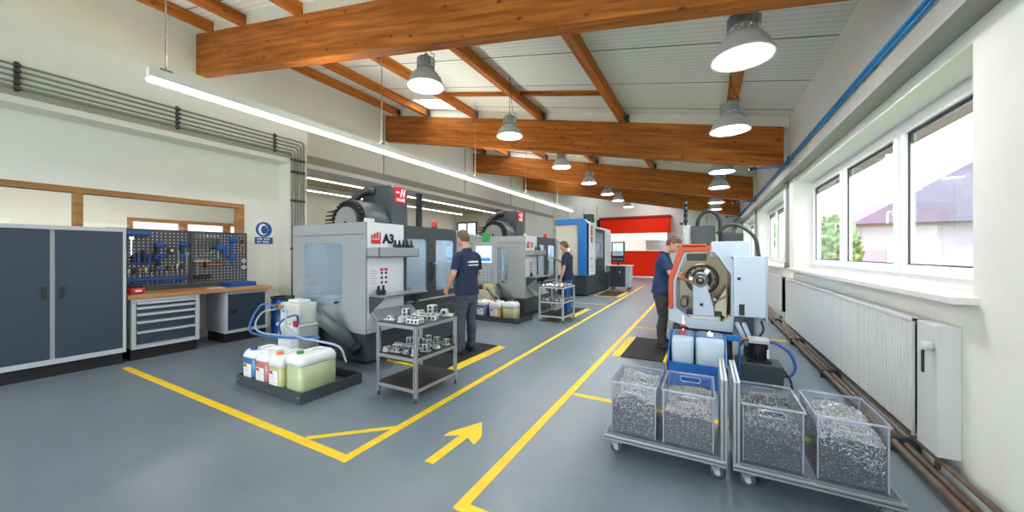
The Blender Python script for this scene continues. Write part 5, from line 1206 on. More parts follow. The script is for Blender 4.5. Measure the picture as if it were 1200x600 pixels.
where = lambda i, j: '%s row, %s from the left' % (('front', 'middle', 'back')[j], ('first', 'second', 'third', 'fourth', 'fifth')[i])
lay = {(0, 0): (3, .75, .2), (1, 0): (2, .85, 0), (2, 0): (0, 1.05, .1), (0, 1): (1, .9, .2), (1, 1): (0, .95, -.2), (2, 1): (0, 1.05, .4), (0, 2): (2, .8, 0), (1, 2): (1, 1.1, .1), (2, 2): (3, 1.15, .5)}
for (i, j), (k, s, r) in lay.items():
    part(-3.0 + 0.18 * i, 2.78 + 0.235 * j, TOP, k, s, r, 'bright metal part on the near rack\'s top shelf, %s' % where(i, j), 'machined parts on the top shelf of the near rack')
r_ = random.Random(5)
for i in range(4):
    for j in range(4):
        part(-3.02 + 0.132 * i, 2.76 + 0.165 * j, 0.453, r_.choice((0, 1, 2, 3)), r_.uniform(0.62, 0.82), r_.uniform(-.35, .35), 'metal part on the near rack\'s middle shelf, %s row, %s from the left' % (('front', 'second', 'third', 'back')[j], ORD[i]), 'machined parts on the middle shelf of the near rack')
for z, nm in ((TOP, 'top'), (0.453, 'middle')):
    for i in range(5):
        for j in range(4):
            part(-3.2 + 0.105 * i, 7.4 + 0.185 * j, z, r_.choice((0, 1, 2, 3, 2)), r_.uniform(0.5, 0.62), r_.uniform(-.4, .4), 'small part on the far rack\'s %s shelf, %s row, %s from the left' % (nm, ('front', 'second', 'third', 'back')[j], ORD[i]), 'small parts on the %s shelf of the far rack' % nm)

# ------------------------------------------------------------------ drip trays with canisters, separator, drum
def drip_tray(x0, x1, y0, y1, h, label):
    t = thing('drip_tray', label, 'drip tray', (x0, y0, 0), 0, 'dark drip trays'); w, d = x1 - x0, y1 - y0
    m = MB(); m.box(0, w, 0, d, 0, 0.012)
    for q in ((0, w, 0, 0.012), (0, w, d - 0.012, d), (0, 0.012, 0.012, d - 0.012), (w - 0.012, w, 0.012, d - 0.012)): m.box(q[0], q[1], q[2], q[3], 0.012, h)
    m.build('shell', 'mdark', t)
    m = MB(); [m.cyl((xx, 0, h * 0.6), (xx, -0.003, h * 0.6), 0.012, seg=10) for xx in (0.04, w - 0.04)]; m.build('drain_plugs', 'steel', t)
drip_tray(-4.75, -3.52, 2.12, 2.84, 0.115, 'dark drip tray with four canisters beside the nearest machine')
CG = 'canisters on the near drip tray'
canister(-4.57, 2.32, 0.012, 0.26, 0.34, 0.385, lq('blue', (36, 116, 178)), mat('cap_blue', (22, 70, 150), 0.4), 'canister of blue liquid at the left end of the near drip tray', grp=CG, level=0.79)
canister(-4.29, 2.31, 0.012, 0.26, 0.34, 0.385, lq('pink', (206, 122, 112)), M['hdpe_w'], 'canister of pink liquid, second on the near drip tray', grp=CG, level=0.79)
canister(-4.01, 2.30, 0.012, 0.26, 0.34, 0.41, lq('lime', (206, 206, 120)), mat('cap_orange', (236, 120, 40), 0.4), 'canister of yellow-green liquid with orange cap on the near drip tray', grp=CG, level=0.7)
canister(-3.71, 2.36, 0.012, 0.29, 0.42, 0.45, lq('pale', (204, 214, 160)), mat('cap_green', (50, 130, 70), 0.4), 'largest canister, pale green, at the right end of the near drip tray', paper=False, grp=CG, level=0.76)
t = thing('coolant_separator', 'white two-stage coolant tank with blue hoses behind the canisters', 'coolant tank', (-5.02, 3.0, 0))
def rbox(w, d, z0, z1, r, name, m_, parent, cx=0, cy=0):
    m = MB(); pf = rrect(cx - w / 2, cy - d / 2, cx + w / 2, cy + d / 2, r, 4); m.prism(pf, z1 - z0, Matrix.Translation((0, 0, z0))); return m.build(name, m_, parent, bevel=0.015)
rbox(0.46, 0.34, 0.0, 0.52, 0.05, 'settling_tank', mat('tank_white', (222, 226, 224), 0.4), t); rbox(0.5, 0.38, 0.50, 0.54, 0.05, 'tank_collar', 'white', t); rbox(0.42, 0.3, 0.54, 0.82, 0.05, 'header_tank', mat('tank_cream', (226, 224, 210), 0.4), t)
B(-0.12, 0.12, -0.08, 0.1, 0.82, 0.86).build('lid', 'white', t, bevel=0.012); MB().cyl((-0.2, 0.0, 0.80), (-0.2, 0.0, 0.9), 0.055, seg=14).build('pump_head', 'dark', t); B(-0.24, -0.08, -0.22, -0.17, 0.74, 0.8).build('valve', mat('brass', (180, 150, 96), 0.35, 0.8), t, bevel=0.008)
B(0.18, 0.25, -0.19, -0.15, 0.52, 0.6).build('red_tap', 'red', t, bevel=0.01); B(-0.18, 0.1, -0.172, -0.17, 0.2, 0.44).build('level_window', mat('tank_panel', (240, 242, 242), 0.4), t)
def hose(pts, r, m_, n=8): MB().tube(spline([Vector(p) - Vector((-5.02, 3.0, 0)) for p in pts], n), r, 10).build('hose', m_, t)
hose([(-5.2, 2.8, 0.77), (-5.35, 2.7, 0.8), (-5.44, 2.62, 0.62), (-5.35, 2.55, 0.46), (-5.0, 2.56, 0.44), (-4.5, 2.6, 0.46), (-4.1, 2.62, 0.52), (-3.95, 2.6, 0.52)], 0.014, 'hose')
hose([(-5.18, 2.79, 0.74), (-5.3, 2.68, 0.7), (-5.36, 2.62, 0.56), (-5.2, 2.58, 0.47), (-4.8, 2.6, 0.46), (-4.45, 2.62, 0.48)], 0.012, 'hosegrey')
hose([(-5.05, 2.84, 0.70), (-4.95, 2.75, 0.74), (-4.85, 2.7, 0.78), (-4.78, 2.7, 0.72), (-4.72, 2.66, 0.6), (-4.35, 2.58, 0.5), (-3.85, 2.5, 0.52), (-3.6, 2.6, 0.46), (-3.5, 2.62, 0.3)], 0.012, 'hosegrey')
hose([(-5.1, 2.8, 0.4), (-4.95, 2.7, 0.56), (-4.8, 2.7, 0.66), (-4.7, 2.78, 0.69), (-4.79, 2.85, 0.56)], 0.014, 'hose')
t = thing('blue_barrel', 'blue plastic barrel on the floor right of the bench', 'barrel', (-7.2, 3.98, 0))
MB().lathe([(0, 0), (0.17, 0), (0.18, 0.03), (0.18, 0.2), (0.188, 0.22), (0.18, 0.24), (0.18, 0.45), (0.188, 0.47), (0.18, 0.49), (0.18, 0.6), (0.17, 0.64), (0, 0.64)], 24).build('body', 'blue', t); MB().lathe([(0.15, 0.64), (0.19, 0.64), (0.19, 0.675), (0.15, 0.675)], 24).build('lid_ring', 'dark', t)
drip_tray(-4.7, -3.5, 6.75, 7.42, 0.11, 'dark drip tray with canisters beside the second machine')
CG = 'canisters on the far drip tray'
canister(-4.5, 6.95, 0.012, 0.3, 0.3, 0.42, lq('blue2', (30, 96, 168)), M['hdpe_w'], 'canister of dark blue liquid on the drip tray of the second machine', grp=CG, level=0.72)
canister(-4.14, 6.95, 0.012, 0.3, 0.3, 0.42, lq('amber', (232, 178, 50)), M['red'], 'canister of amber liquid on the drip tray of the second machine', grp=CG, level=0.6)
canister(-3.78, 6.95, 0.012, 0.32, 0.3, 0.42, lq('lemon', (222, 216, 140)), M['hdpe_w'], 'canister of pale yellow liquid on the drip tray of the second machine', paper=False, grp=CG, level=0.7)
t = thing('coolant_unit', 'pale coolant unit with tubes standing behind the far drip tray', 'coolant unit', (-4.45, 7.56 - 0.12, 0))
t.location = (-4.72, 7.27, 0.012)
B(-0.18, 0.3, -0.12, 0.12, 0.0, 0.4).build('stand', 'cabgrey', t, bevel=0.01); rbox(0.44, 0.22, 0.4, 0.62, 0.04, 'tank', mat('unit_beige', (206, 200, 178), 0.45), t, 0.06); B(0.05, 0.26, -0.08, 0.08, 0.62, 0.76).build('pump_box', mat('unit_yellow', (206, 200, 130), 0.45), t, bevel=0.02); MB().cyl((-0.08, 0, 0.62), (-0.08, 0, 0.74), 0.05, seg=14).build('motor', 'dark', t)
for k in range(2): MB().tube([(0.16 + 0.1 * k, -0.1, 0.66), (0.45 + 0.12 * k, -0.2, 0.44)], 0.014, 8).build('tube', 'hosegrey' if k else 'rhose', t)
MB().tube(spline([(-0.12, -0.1, 0.6), (-0.05, -0.2, 0.5), (0.0, -0.26, 0.46)], 5), 0.014, 8).build('tube', 'rhose', t)

# ------------------------------------------------------------------ chip trolleys, bins, metal chips
def trolley(x0, y0, w, d, side, label):
    t = thing('chip_trolley', label, 'trolley', (x0, y0, 0), 0, 'chip trolleys'); p = 0.04
    for q in ((0, w, 0, p), (0, w, d - p, d)): B(q[0], q[1], q[2], q[3], 0.108, 0.15).build('deck_rail', 'alu_l', t, bevel=0.004)
    for q in ((0, p), (w - p, w)): B(q[0], q[1], p, d - p, 0.108, 0.15).build('deck_rail', 'alu_l', t, bevel=0.004)
    B(p * 0.5, w - p * 0.5, p * 0.5, d - p * 0.5, 0.15, 0.16).build('deck_board', mat('deck_board', (120, 126, 132), 0.5), t)
    g = MB(); g.box(0.005, w - 0.005, -0.0008, 0, 0.126, 0.132); g.build('rail_groove', 'dark', t)
    hx = w - p if side > 0 else 0.0
    for b in (0, d - p):
        u = B(hx, hx + p, b, b + p, 0.15, 0.68).build('upright', 'alu_l', t, bevel=0.004)
        if b == 0: B(hx + p / 2 - 0.004, hx + p / 2 + 0.004, -0.0008, 0, 0.16, 0.67).build('groove', 'mdark', u)
    tb = B(hx, hx + p, p, d - p, 0.64, 0.68).build('top_bar', 'alu_l', t, bevel=0.004); B(hx + p / 2 - 0.005, hx + p / 2 + 0.005, 0.002, d - 0.002, 0.6785, 0.681).build('groove', 'mdark', tb)
    for a in (0.07, w - 0.07):
        for b in (0.06, d - 0.06):
            wx = a + 0.015
            c = MB().lathe([(0, 0.085), (0.03, 0.085), (0.03, 0.108), (0, 0.108)], 14, c=(a, b, 0))
            for s in (-1, 1): c.prism([(wx - 0.014, 0.035), (wx + 0.014, 0.035), (a + 0.026, 0.09), (a - 0.026, 0.09)], 0.004, plane_mx((0, b + s * 0.02 + 0.002, 0), (1, 0, 0), (0, 0, 1)))
            c = c.build('caster', 'steel', t)
            MB().lathe([(0.012, -0.014), (0.03, -0.015), (0.043, -0.011), (0.046, 0), (0.043, 0.011), (0.03, 0.015), (0.012, 0.014)], 22, mx=Matrix.Translation((wx, b, 0.046)) @ Matrix.Rotation(PI / 2, 4, 'X')).build('wheel', mat('wheel_grey', (74, 78, 84), 0.6), c)
            MB().cyl((wx, b - 0.024, 0.046), (wx, b + 0.024, 0.046), 0.016, seg=12).build('hub', 'cabgrey', c)
            B(a + 0.0, a + 0.06, b - 0.018, b + 0.018, 0.084, 0.09).build('brake_pedal', 'steel', c)
TY = 2.70
trolley(-0.68, TY, 0.80, 0.54, 1, 'left aluminium trolley carrying two clear bins of bright chips')
trolley(0.15, TY, 0.80, 0.54, -1, 'right aluminium trolley carrying two clear bins of darker chips')
def clear_bin(x, y, z, w, d, h, label):
    t = thing('clear_bin', label, 'bin', (x, y, z), 0, 'clear plastic chip bins'); e = 0.005
    B(-w / 2, w / 2, -d / 2, d / 2, 0, e).build('bottom', 'acrylic', t)
    hw, hz = 0.07, h - 0.075
    for s in (-1, 1):
        yy_ = s * (d / 2 - e / 2)
        MB().holed(w, h - e, w / 2 - hw, w / 2 + hw, hz, hz + 0.04, 0.012, e, plane_mx((-w / 2, yy_ + e / 2, e), (1, 0, 0), (0, 0, 1))).build('end_wall', 'acrylic', t)
        MB().tube([(px - w / 2, yy_ + s * e * 0.6, pz + e) for px, pz in rrect(w / 2 - hw, hz, w / 2 + hw, hz + 0.04, 0.012, 3)] + [(w / 2 + hw - w / 2, yy_ + s * e * 0.6, hz + 0.028 + e)], 0.004, 6).build('grip_rim', 'acrylic_rim', t)
        B(s * w / 2 - (e if s > 0 else 0), s * w / 2 + (0 if s > 0 else e), -d / 2 + e, d / 2 - e, e, h).build('side_wall', 'acrylic', t)
    m = MB(); r = 0.007
    m.box(-w / 2 - r, w / 2 + r, -d / 2 - r, -d / 2 + 0.0, h - 0.012, h); m.box(-w / 2 - r, w / 2 + r, d / 2, d / 2 + r, h - 0.012, h); m.box(-w / 2 - r, -w / 2, -d / 2, d / 2, h - 0.012, h); m.box(w / 2, w / 2 + r, -d / 2, d / 2, h - 0.012, h)
    m.build('rim', 'acrylic_rim', t)
    for a in (-1, 1):
        for b in (-1, 1): B(a * (w / 2 - 0.006) - 0.004, a * (w / 2 - 0.006) + 0.004, b * (d / 2 - 0.006) - 0.004, b * (d / 2 - 0.006) + 0.004, e, h - 0.012).build('corner_rib', 'acrylic_rim', t)
    return t
def chips(x, y, z, w, d, fill, seed, top, low, label, size, count, split=0.55):
    r = random.Random(seed); m = MB(); e = 0.008; W2, D2 = w / 2 - e, d / 2 - e
    def hh(a, b): return fill + 0.03 * noise.noise(Vector((a * 7 + seed, b * 7, 0))) + 0.05 * (b / D2) * 0.6 + 0.02 * math.cos(a / W2 * 1.4)
    n = 8
    g = [[m.bm.verts.new((-W2 + 2 * W2 * i / n, -D2 + 2 * D2 * j / n, hh(-W2 + 2 * W2 * i / n, -D2 + 2 * D2 * j / n) - 0.012)) for j in range(n + 1)] for i in range(n + 1)]
    m.mi = 2; m._set([m.bm.faces.new((g[i][j], g[i + 1][j], g[i + 1][j + 1], g[i][j + 1])) for i in range(n) for j in range(n)])
    ring = [g[i][0] for i in range(n)] + [g[n][j] for j in range(n)] + [g[i][n] for i in range(n, 0, -1)] + [g[0][j] for j in range(n, 0, -1)]
    lo = [m.bm.verts.new((v.co.x, v.co.y, 0.007)) for v in ring]; k_ = len(ring)
    m._set([m.bm.faces.new((lo[k], lo[(k + 1) % k_], ring[(k + 1) % k_], ring[k])) for k in range(k_)]); m._set([m.bm.faces.new(list(reversed(lo)))])
    for q in range(count):
        f = r.random()
        a, b = r.uniform(-W2, W2) * 0.97, r.uniform(-D2, D2) * 0.97
        if f < 0.42: zz = hh(a, b) + r.uniform(-0.012, 0.006)
        else:
            if f < 0.68: b = -D2 + r.uniform(0.0, 0.004)
            elif f < 0.74: b = D2 - r.uniform(0, 0.004)
            elif f < 0.87: a = -W2 + r.uniform(0, 0.004)
            else: a = W2 - r.uniform(0, 0.004)
            zz = 0.012 + (hh(a, b) - 0.016) * r.random()
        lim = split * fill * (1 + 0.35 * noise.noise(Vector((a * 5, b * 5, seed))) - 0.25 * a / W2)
        m.mi = 0 if (zz > lim or f < 0.42) else 1  # lower chips get a darker colour, painting the shade among the layers
        t_ = Vector((r.gauss(0, 1), r.gauss(0, 1), r.gauss(0, 1))).normalized(); s_ = t_.orthogonal().normalized(); s_ = (Matrix.Rotation(r.uniform(0, 6.3), 3, t_) @ s_); u_ = t_.cross(s_)
        L_ = size * r.uniform(0.6, 1.5); wd = size * r.uniform(0.16, 0.34); cv = r.uniform(0.3, 1.0) * L_ * 0.4
        rows = []
        for i, q_ in enumerate((-0.5, 0.0, 0.5)):
            c_ = Vector((a, b, zz)) + t_ * (L_ * q_) + u_ * (cv * (0.25 - q_ * q_) )
            p1, p2 = c_ - s_ * wd, c_ + s_ * wd
            for p_ in (p1, p2):
                p_.x = max(-W2 - 0.002, min(W2 + 0.002, p_.x)); p_.y = max(-D2 - 0.002, min(D2 + 0.002, p_.y)); p_.z = max(0.007, p_.z)
            rows.append((m.bm.verts.new(p1), m.bm.verts.new(p2)))
        m._set([m.bm.faces.new((rows[i][0], rows[i + 1][0], rows[i + 1][1], rows[i][1])) for i in (0, 1)])
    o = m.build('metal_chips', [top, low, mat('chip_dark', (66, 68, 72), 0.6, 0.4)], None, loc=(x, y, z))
    return tag(o, label, 'metal chips', kind='stuff')
c_hi = chipmat('chips_bright', (176, 178, 180), (254, 254, 254), 0.1); c_mid = chipmat('chips_mid', (74, 78, 80), (226, 228, 228), 0.3); c_shade = chipmat('chips_shaded', (34, 36, 40), (168, 172, 176), 0.35); c_warm = chipmat('chips_warm', (172, 168, 160), (250, 247, 242), 0.1)
BW, BD, BH, BZ, BY = 0.318, 0.45, 0.385, 0.16, TY + 0.265
for xx, fl, sd, tp, lw, lab, cl, sz, ct in (
        (-0.475, 0.295, 1, c_hi, c_mid, 'left clear bin on the left trolley, full of curly silver chips', 'curly bright silver chips in the leftmost clear bin', 0.013, 10000),
        (-0.115, 0.245, 2, c_warm, c_mid, 'right clear bin on the left trolley, with fine pale chips', 'fine pale chips in the bin left of the two trolley handles', 0.009, 13000),
        (0.36, 0.265, 3, c_mid, c_shade, 'left clear bin on the right trolley, with dark grey chips', 'dark grey chips in the bin right of the two trolley handles', 0.011, 11000),
        (0.735, 0.285, 4, c_hi, c_shade, 'right clear bin on the right trolley, nearest the radiator', 'bright chips with painted shade below, in the rightmost clear bin', 0.013, 10000)):
    clear_bin(xx, BY, BZ, BW, BD, BH, lab); chips(xx, BY, BZ + 0.0005, BW - 0.01, BD - 0.01, fl, sd, tp, lw, cl, sz, ct)

# ------------------------------------------------------------------ people
def remeshed(m, voxel, name, mats, parent=None, smooth=4, noise_amp=0.0, noise_f=9.0, seed=0.0):
    bmesh.ops.recalc_face_normals(m.bm, faces=m.bm.faces)
    me = bpy.data.meshes.new(name + '_tmp'); m.bm.to_mesh(me); m.bm.free()
    o = bpy.data.objects.new(name + '_tmp', me); COL.objects.link(o)
    r = o.modifiers.new('r', 'REMESH'); r.mode = 'VOXEL'; r.voxel_size = voxel
    sm = o.modifiers.new('s', 'SMOOTH'); sm.factor = 0.5; sm.iterations = smooth
    bpy.context.view_layer.update()
    new = bpy.data.meshes.new_from_object(o.evaluated_get(bpy.context.evaluated_depsgraph_get()))
    bpy.data.objects.remove(o); new.name = name
    if noise_amp:
        for v in new.vertices:
            p = v.co
            w = noise.noise(Vector((p.x * noise_f + seed, p.y * noise_f, p.z * noise_f * 1.7))) + 0.5 * noise.noise(Vector((p.x * noise_f * 2.2, p.y * noise_f * 2.2 + seed, p.z * noise_f * 3.5)))
            v.co = p + v.normal * (w * noise_amp)
    for p in new.polygons: p.use_smooth = True
    new.materials.clear()
    for mm_ in mats: new.materials.append(mm_)
    ob = bpy.data.objects.new(name, new); COL.objects.link(ob)
    if parent: ob.parent = parent
    return ob
def capsule(m, pts, radii, seg=16, side=None):
    """limb with rounded ends"""
    P = [Vector(p) for p in pts]; R = list(radii)
    r0 = R[0] if isinstance(R[0], tuple) else (R[0], R[0]); r1 = R[-1] if isinstance(R[-1], tuple) else (R[-1], R[-1])
    d0 = (P[0] - P[1]).normalized(); d1 = (P[-1] - P[-2]).normalized()
    pre = [(P[0] + d0 * min(r0) * math.sin(a), tuple(q * math.cos(a) for q in r0)) for a in (1.45, 1.1, 0.6)]
    post = [(P[-1] + d1 * min(r1) * math.sin(a), tuple(q * math.cos(a) for q in r1)) for a in (0.6, 1.1, 1.45)]
    m.tube([p for p, _ in pre] + P + [p for p, _ in post], 0, seg, True, radii=[r for _, r in pre] + R + [r for _, r in post], side=side)
def head_points(push=0.0, hairline=None, nu=44, nv=36):
    """head about its own centre, x forward, z up; returns a closed lofted grid"""
    rows = []
    for i in range(nv + 1):
        ph = PI * i / nv; z = -math.cos(ph); rr = math.sin(ph); row = []
        for k in range(nu):
            th = 2 * PI * k / nu; cx, cy = math.cos(th) * rr, math.sin(th) * rr
            x = 0.098 * cx; y = 0.077 * cy; zz = 0.118 * z
            if z < 0:
                t = -z
                y *= 1 - 0.26 * t
                x = x * (1 - 0.05 * t) + 0.014 * t if cx > 0 else x * (1 - 0.42 * t)
            if cx > 0:
                g = lambda y0, z0, sy, sz: math.exp(-((y - y0) / sy) ** 2 - ((zz - z0) / sz) ** 2)
                x -= 0.010 * cx * (g(0.031, 0.008, 0.018, 0.014) + g(-0.031, 0.008, 0.018, 0.014))
                x += 0.006 * g(0, 0.026, 0.05, 0.010)
                x += 0.012 * g(0, -0.006, 0.010, 0.022) + 0.023 * g(0, -0.024, 0.014, 0.011)
                x += 0.008 * g(0, -0.054, 0.024, 0.006) + 0.007 * g(0, -0.066, 0.02, 0.006)
                x += 0.010 * g(0, -0.096, 0.026, 0.016)
                x -= 0.004 * g(0, -0.080, 0.03, 0.007)
            p = Vector((x, y, zz)); row.append(p)
        rows.append(row)
    return rows
def grid_mesh(m, rows, mx):
    R = []
    for i, row in enumerate(rows):
        if i in (0, len(rows) - 1):
            c = sum((p for p in row), Vector()) / len(row); R.append([m.bm.verts.new(mx @ c)])
        else: R.append([m.bm.verts.new(mx @ p) for p in row])
    fs = []; n = len(rows[0])
    for A, Z in zip(R[:-1], R[1:]):
        for k in range(n):
            j = (k + 1) % n
            if len(A) == 1: fs.append(m.bm.faces.new((A[0], Z[j], Z[k])))
            elif len(Z) == 1: fs.append(m.bm.faces.new((A[k], A[j], Z[0])))
            else: fs.append(m.bm.faces.new((A[k], A[j], Z[j], Z[k])))
    m._set(fs, True)
def hand(m, wrist, d, nrm, side, curl=0.5, spread=0.0):
    """d: towards the knuckles, nrm: out of the palm, side: towards the thumb"""
    w = Vector(wrist); d = Vector(d).normalized(); nrm = Vector(nrm); nrm = (nrm - d * nrm.dot(d)).normalized(); s = d.cross(nrm).normalized() * side
    capsule(m, [w - d * 0.02, w + d * 0.02, w + d * 0.06, w + d * 0.088], [(0.024, 0.02), (0.032, 0.018), (0.041, 0.016), (0.040, 0.014)], 14, side=tuple(s))
    for k, (o, L) in enumerate(((0.033, 0.074), (0.0112, 0.084), (-0.0112, 0.078), (-0.033, 0.06))):
        p = w + d * (0.088 - 0.004 * abs(k - 1)) + s * o; dirn = (d + s * (o * (1.5 + spread * 6))).normalized(); pts = [p - dirn * 0.012, p]; a = 0
        for q, f in enumerate((0.45, 0.32, 0.23)):
            a += curl * (0.7, 1.0, 0.7)[q]
            p = p + (dirn * math.cos(a) + nrm * math.sin(a)) * (L * f); pts.append(p)
        capsule(m, pts, [0.0092, 0.0092, 0.0085, 0.0078, 0.0068], 10)
    b = w + d * 0.028 + s * 0.028; t1 = (d * 0.62 + s * 0.7 + nrm * 0.3).normalized(); t2 = (d * 0.85 + s * 0.25 + nrm * (0.35 + 0.4 * curl)).normalized()
    capsule(m, [b, b + t1 * 0.034, b + t1 * 0.034 + t2 * 0.03, b + t1 * 0.034 + t2 * 0.054], [0.014, 0.0115, 0.0102, 0.0085], 10)
def person(loc, rz, label, shirt, trouser, pose, glasses=False, hairseed=0.0, two_tone=None, back_text=True):
    t = thing('person', label, 'person', loc, rz, 'workers in navy polo shirts')
    lean = pose.get('lean', 0.0); hipz = 0.93
    UB = Matrix.Translation((0, 0, hipz)) @ Matrix.Rotation(lean, 4, 'Y') @ Matrix.Translation((0, 0, -hipz))
    u = lambda p: UB @ Vector(p)
    neck = u((0.0, 0, 1.49)); HM = UB @ Matrix.Translation((0.025, 0, 1.50)) @ Matrix.Rotation(pose.get('yaw', 0), 4, 'Z') @ Matrix.Rotation(pose.get('nod', 0.1), 4, 'Y') @ Matrix.Translation((0.02, 0, 0.155))
    SH = {s: u((-0.012, s * 0.178, 1.405)) for s in (1, -1)}
    arms = {s: pose['arm_l' if s > 0 else 'arm_r'] for s in (1, -1)}     # (elbow, wrist, palm normal, curl) in local coordinates
    legs = {s: pose['leg_l' if s > 0 else 'leg_r'] for s in (1, -1)}     # (foot x, foot y, knee forward)
    # --- body: one continuous skin
    m = MB()
    capsule(m, [u((0, 0, 0.9)), u((0, 0, 1.1)), u((0, 0, 1.3)), u((-0.005, 0, 1.42))], [(0.11, 0.15), (0.10, 0.135), (0.105, 0.15), (0.06, 0.10)], 20, side=(1, 0, 0))
    capsule(m, [u((-0.015, 0, 1.40)), u((-0.005, 0, 1.48)), HM @ Vector((-0.022, 0, -0.05))], [(0.068, 0.075), (0.056, 0.058), (0.056, 0.054)], 18, side=(1, 0, 0))
    grid_mesh(m, head_points(), HM)
    for s in (1, -1):
        capsule(m, [HM @ Vector((-0.008, s * 0.072, -0.028)), HM @ Vector((-0.012, s * 0.081, 0.0)), HM @ Vector((-0.018, s * 0.083, 0.018))], [(0.010, 0.007), (0.017, 0.008), (0.014, 0.008)], 10, side=(1, 0, 0))
        el, wr, pn, cl = arms[s]; el = Vector(el); wr = Vector(wr)
        capsule(m, [SH[s] - Vector((0, s * 0.02, 0.02)), SH[s].lerp(el, 0.45), el, el.lerp(wr, 0.3), wr.lerp(el, 0.12), wr], [0.04, 0.044, 0.039, 0.042, 0.03, (0.029, 0.023)], 16, side=pn)
        hand(m, wr, wr - el if len(arms[s]) < 5 else arms[s][4], pn, pose.get('thumb', {}).get(s, -s), cl)
        fx, fy, kn = legs[s]
        capsule(m, [(0, s * 0.09, 0.9), ((fx + kn) * 0.5, (s * 0.1 + fy) / 2, 0.5), (fx - 0.02, fy, 0.12)], [0.08, 0.055, 0.04], 14)
    body = remeshed(m, 0.0042, 'body', [M['skin'], M['eye'], M['lips'], M['hair']], t, smooth=3)
    inv = HM.inverted(); me = body.data
    for p in me.polygons:
        c = inv @ p.center
        if c.x > 0.06:
            if abs(abs(c.y) - 0.031) < 0.011 and abs(c.z - 0.007) < 0.0055: p.material_index = 1
            elif abs(abs(c.y) - 0.033) < 0.017 and abs(c.z - 0.026) < 0.0045: p.material_index = 3
            elif abs(c.y) < 0.022 and -0.069 < c.z < -0.051: p.material_index = 2
    # --- hair
    rows = head_points(); out = []
    for row in rows:
        o = []
        for p in row:
            lim = 0.052 if p.x > 0.05 else (0.052 - (0.05 - p.x) * 1.1 if p.x > -0.02 else max(-0.055, -0.025 - (-0.02 - p.x) * 0.6))
            n = p.normalized(); k = 0.013 + 0.006 * noise.noise(p * 38 + Vector((hairseed, 0, 0))) + (0.010 if p.z > 0.08 else 0)
            if p.x > 0.0 and p.z > 0.06: k += 0.006
            e = (p.z - lim) / 0.012
            k = k if e > 1 else (-0.01 + (k + 0.01) * max(0, e))
            o.append(p + n * k)
        out.append(o)
    m = MB(); grid_mesh(m, out, HM); remeshed(m, 0.005, 'hair', [M['hair']], t, smooth=1, noise_amp=0.0035, noise_f=60, seed=hairseed)
    # --- polo shirt
    m = MB()
    m.tube([u((0.005, 0, 0.845)), u((0.004, 0, 0.88)), u((0.0, 0, 0.98)), u((0.0, 0, 1.12)), u((0.005, 0, 1.28)), u((-0.005, 0, 1.40)), u((-0.01, 0, 1.45)), u((-0.012, 0, 1.49))], 0, 28, True, radii=[(0.146, 0.198), (0.145, 0.195), (0.135, 0.183), (0.125, 0.175), (0.132, 0.192), (0.105, 0.172), (0.078, 0.115), (0.06, 0.066)], side=(1, 0, 0))
    for s in (1, -1):
        el = Vector(arms[s][0]); m.tube([SH[s] - Vector((0, s * 0.09, -0.022)), SH[s] - Vector((0, s * 0.03, -0.004)), SH[s] + Vector((0, s * 0.018, -0.03)), SH[s].lerp(el, 0.3) + Vector((0, s * 0.006, 0)), SH[s].lerp(el, 0.5), SH[s].lerp(el, 0.78)], 0, 20, True, radii=[0.05, 0.062, 0.064, 0.064, 0.062, 0.064])
    sh = remeshed(m, 0.008, 'polo_shirt', [M[shirt]], t, smooth=3, noise_amp=0.005, noise_f=9, seed=hairseed)
    m = MB()
    mx = UB @ Matrix.Translation((-0.004, 0, 1.485)) @ Matrix.Rotation(0.22, 4, 'Y')
    m.lathe([(0.064, -0.03), (0.072, -0.02), (0.07, 0.02), (0.063, 0.026), (0.06, -0.02), (0.064, -0.03)], 24, mx=mx @ Matrix.Diagonal((1, 1.05, 1, 1))); m.build('collar', shirt, sh)
    if back_text:
        r = random.Random(3)
        for z0, w, h in ((1.305, 0.17, 0.026), (1.262, 0.15, 0.018)):
            y = w / 2; m = MB()
            while y > -w / 2:
                lw = r.uniform(0.010, 0.018); m.box(-0.152, -0.118, y - lw, y, z0, z0 + h * r.choice((1, 1, 0.8)), UB); y -= lw + 0.004
            m.build('print_line', 'wtext', sh)
    # --- trousers, belt, shoes
    m = MB()
    capsule(m, [(0, 0, 0.80), (0.0, 0, 0.88), u((0, 0, 0.985))], [(0.125, 0.17), (0.125, 0.175), (0.115, 0.162)], 24, side=(1, 0, 0))
    for s in (1, -1):
        fx, fy, kn = legs[s]
        capsule(m, [(0.0, s * 0.085, 0.84), (0.005 + kn * 0.4, s * 0.092, 0.68), ((fx * 0.5) + kn, (s * 0.095 + fy) / 2, 0.49), (fx * 0.8 - 0.015, fy, 0.30), (fx - 0.02, fy, 0.13), (fx - 0.015, fy, 0.07)], [(0.098, 0.092), (0.09, 0.086), (0.073, 0.07), (0.074, 0.068), (0.067, 0.06), (0.07, 0.064)], 20, side=(1, 0, 0))
    tr = remeshed(m, 0.009, 'trousers', [M[trouser]] + ([M[two_tone]] if two_tone else []), t, smooth=3, noise_amp=0.010, noise_f=8, seed=hairseed + 5)
    if two_tone:
        for p in tr.data.polygons:
            if p.center.x > 0.035 or p.center.z > 0.78 and p.center.x > -0.03: p.material_index = 1
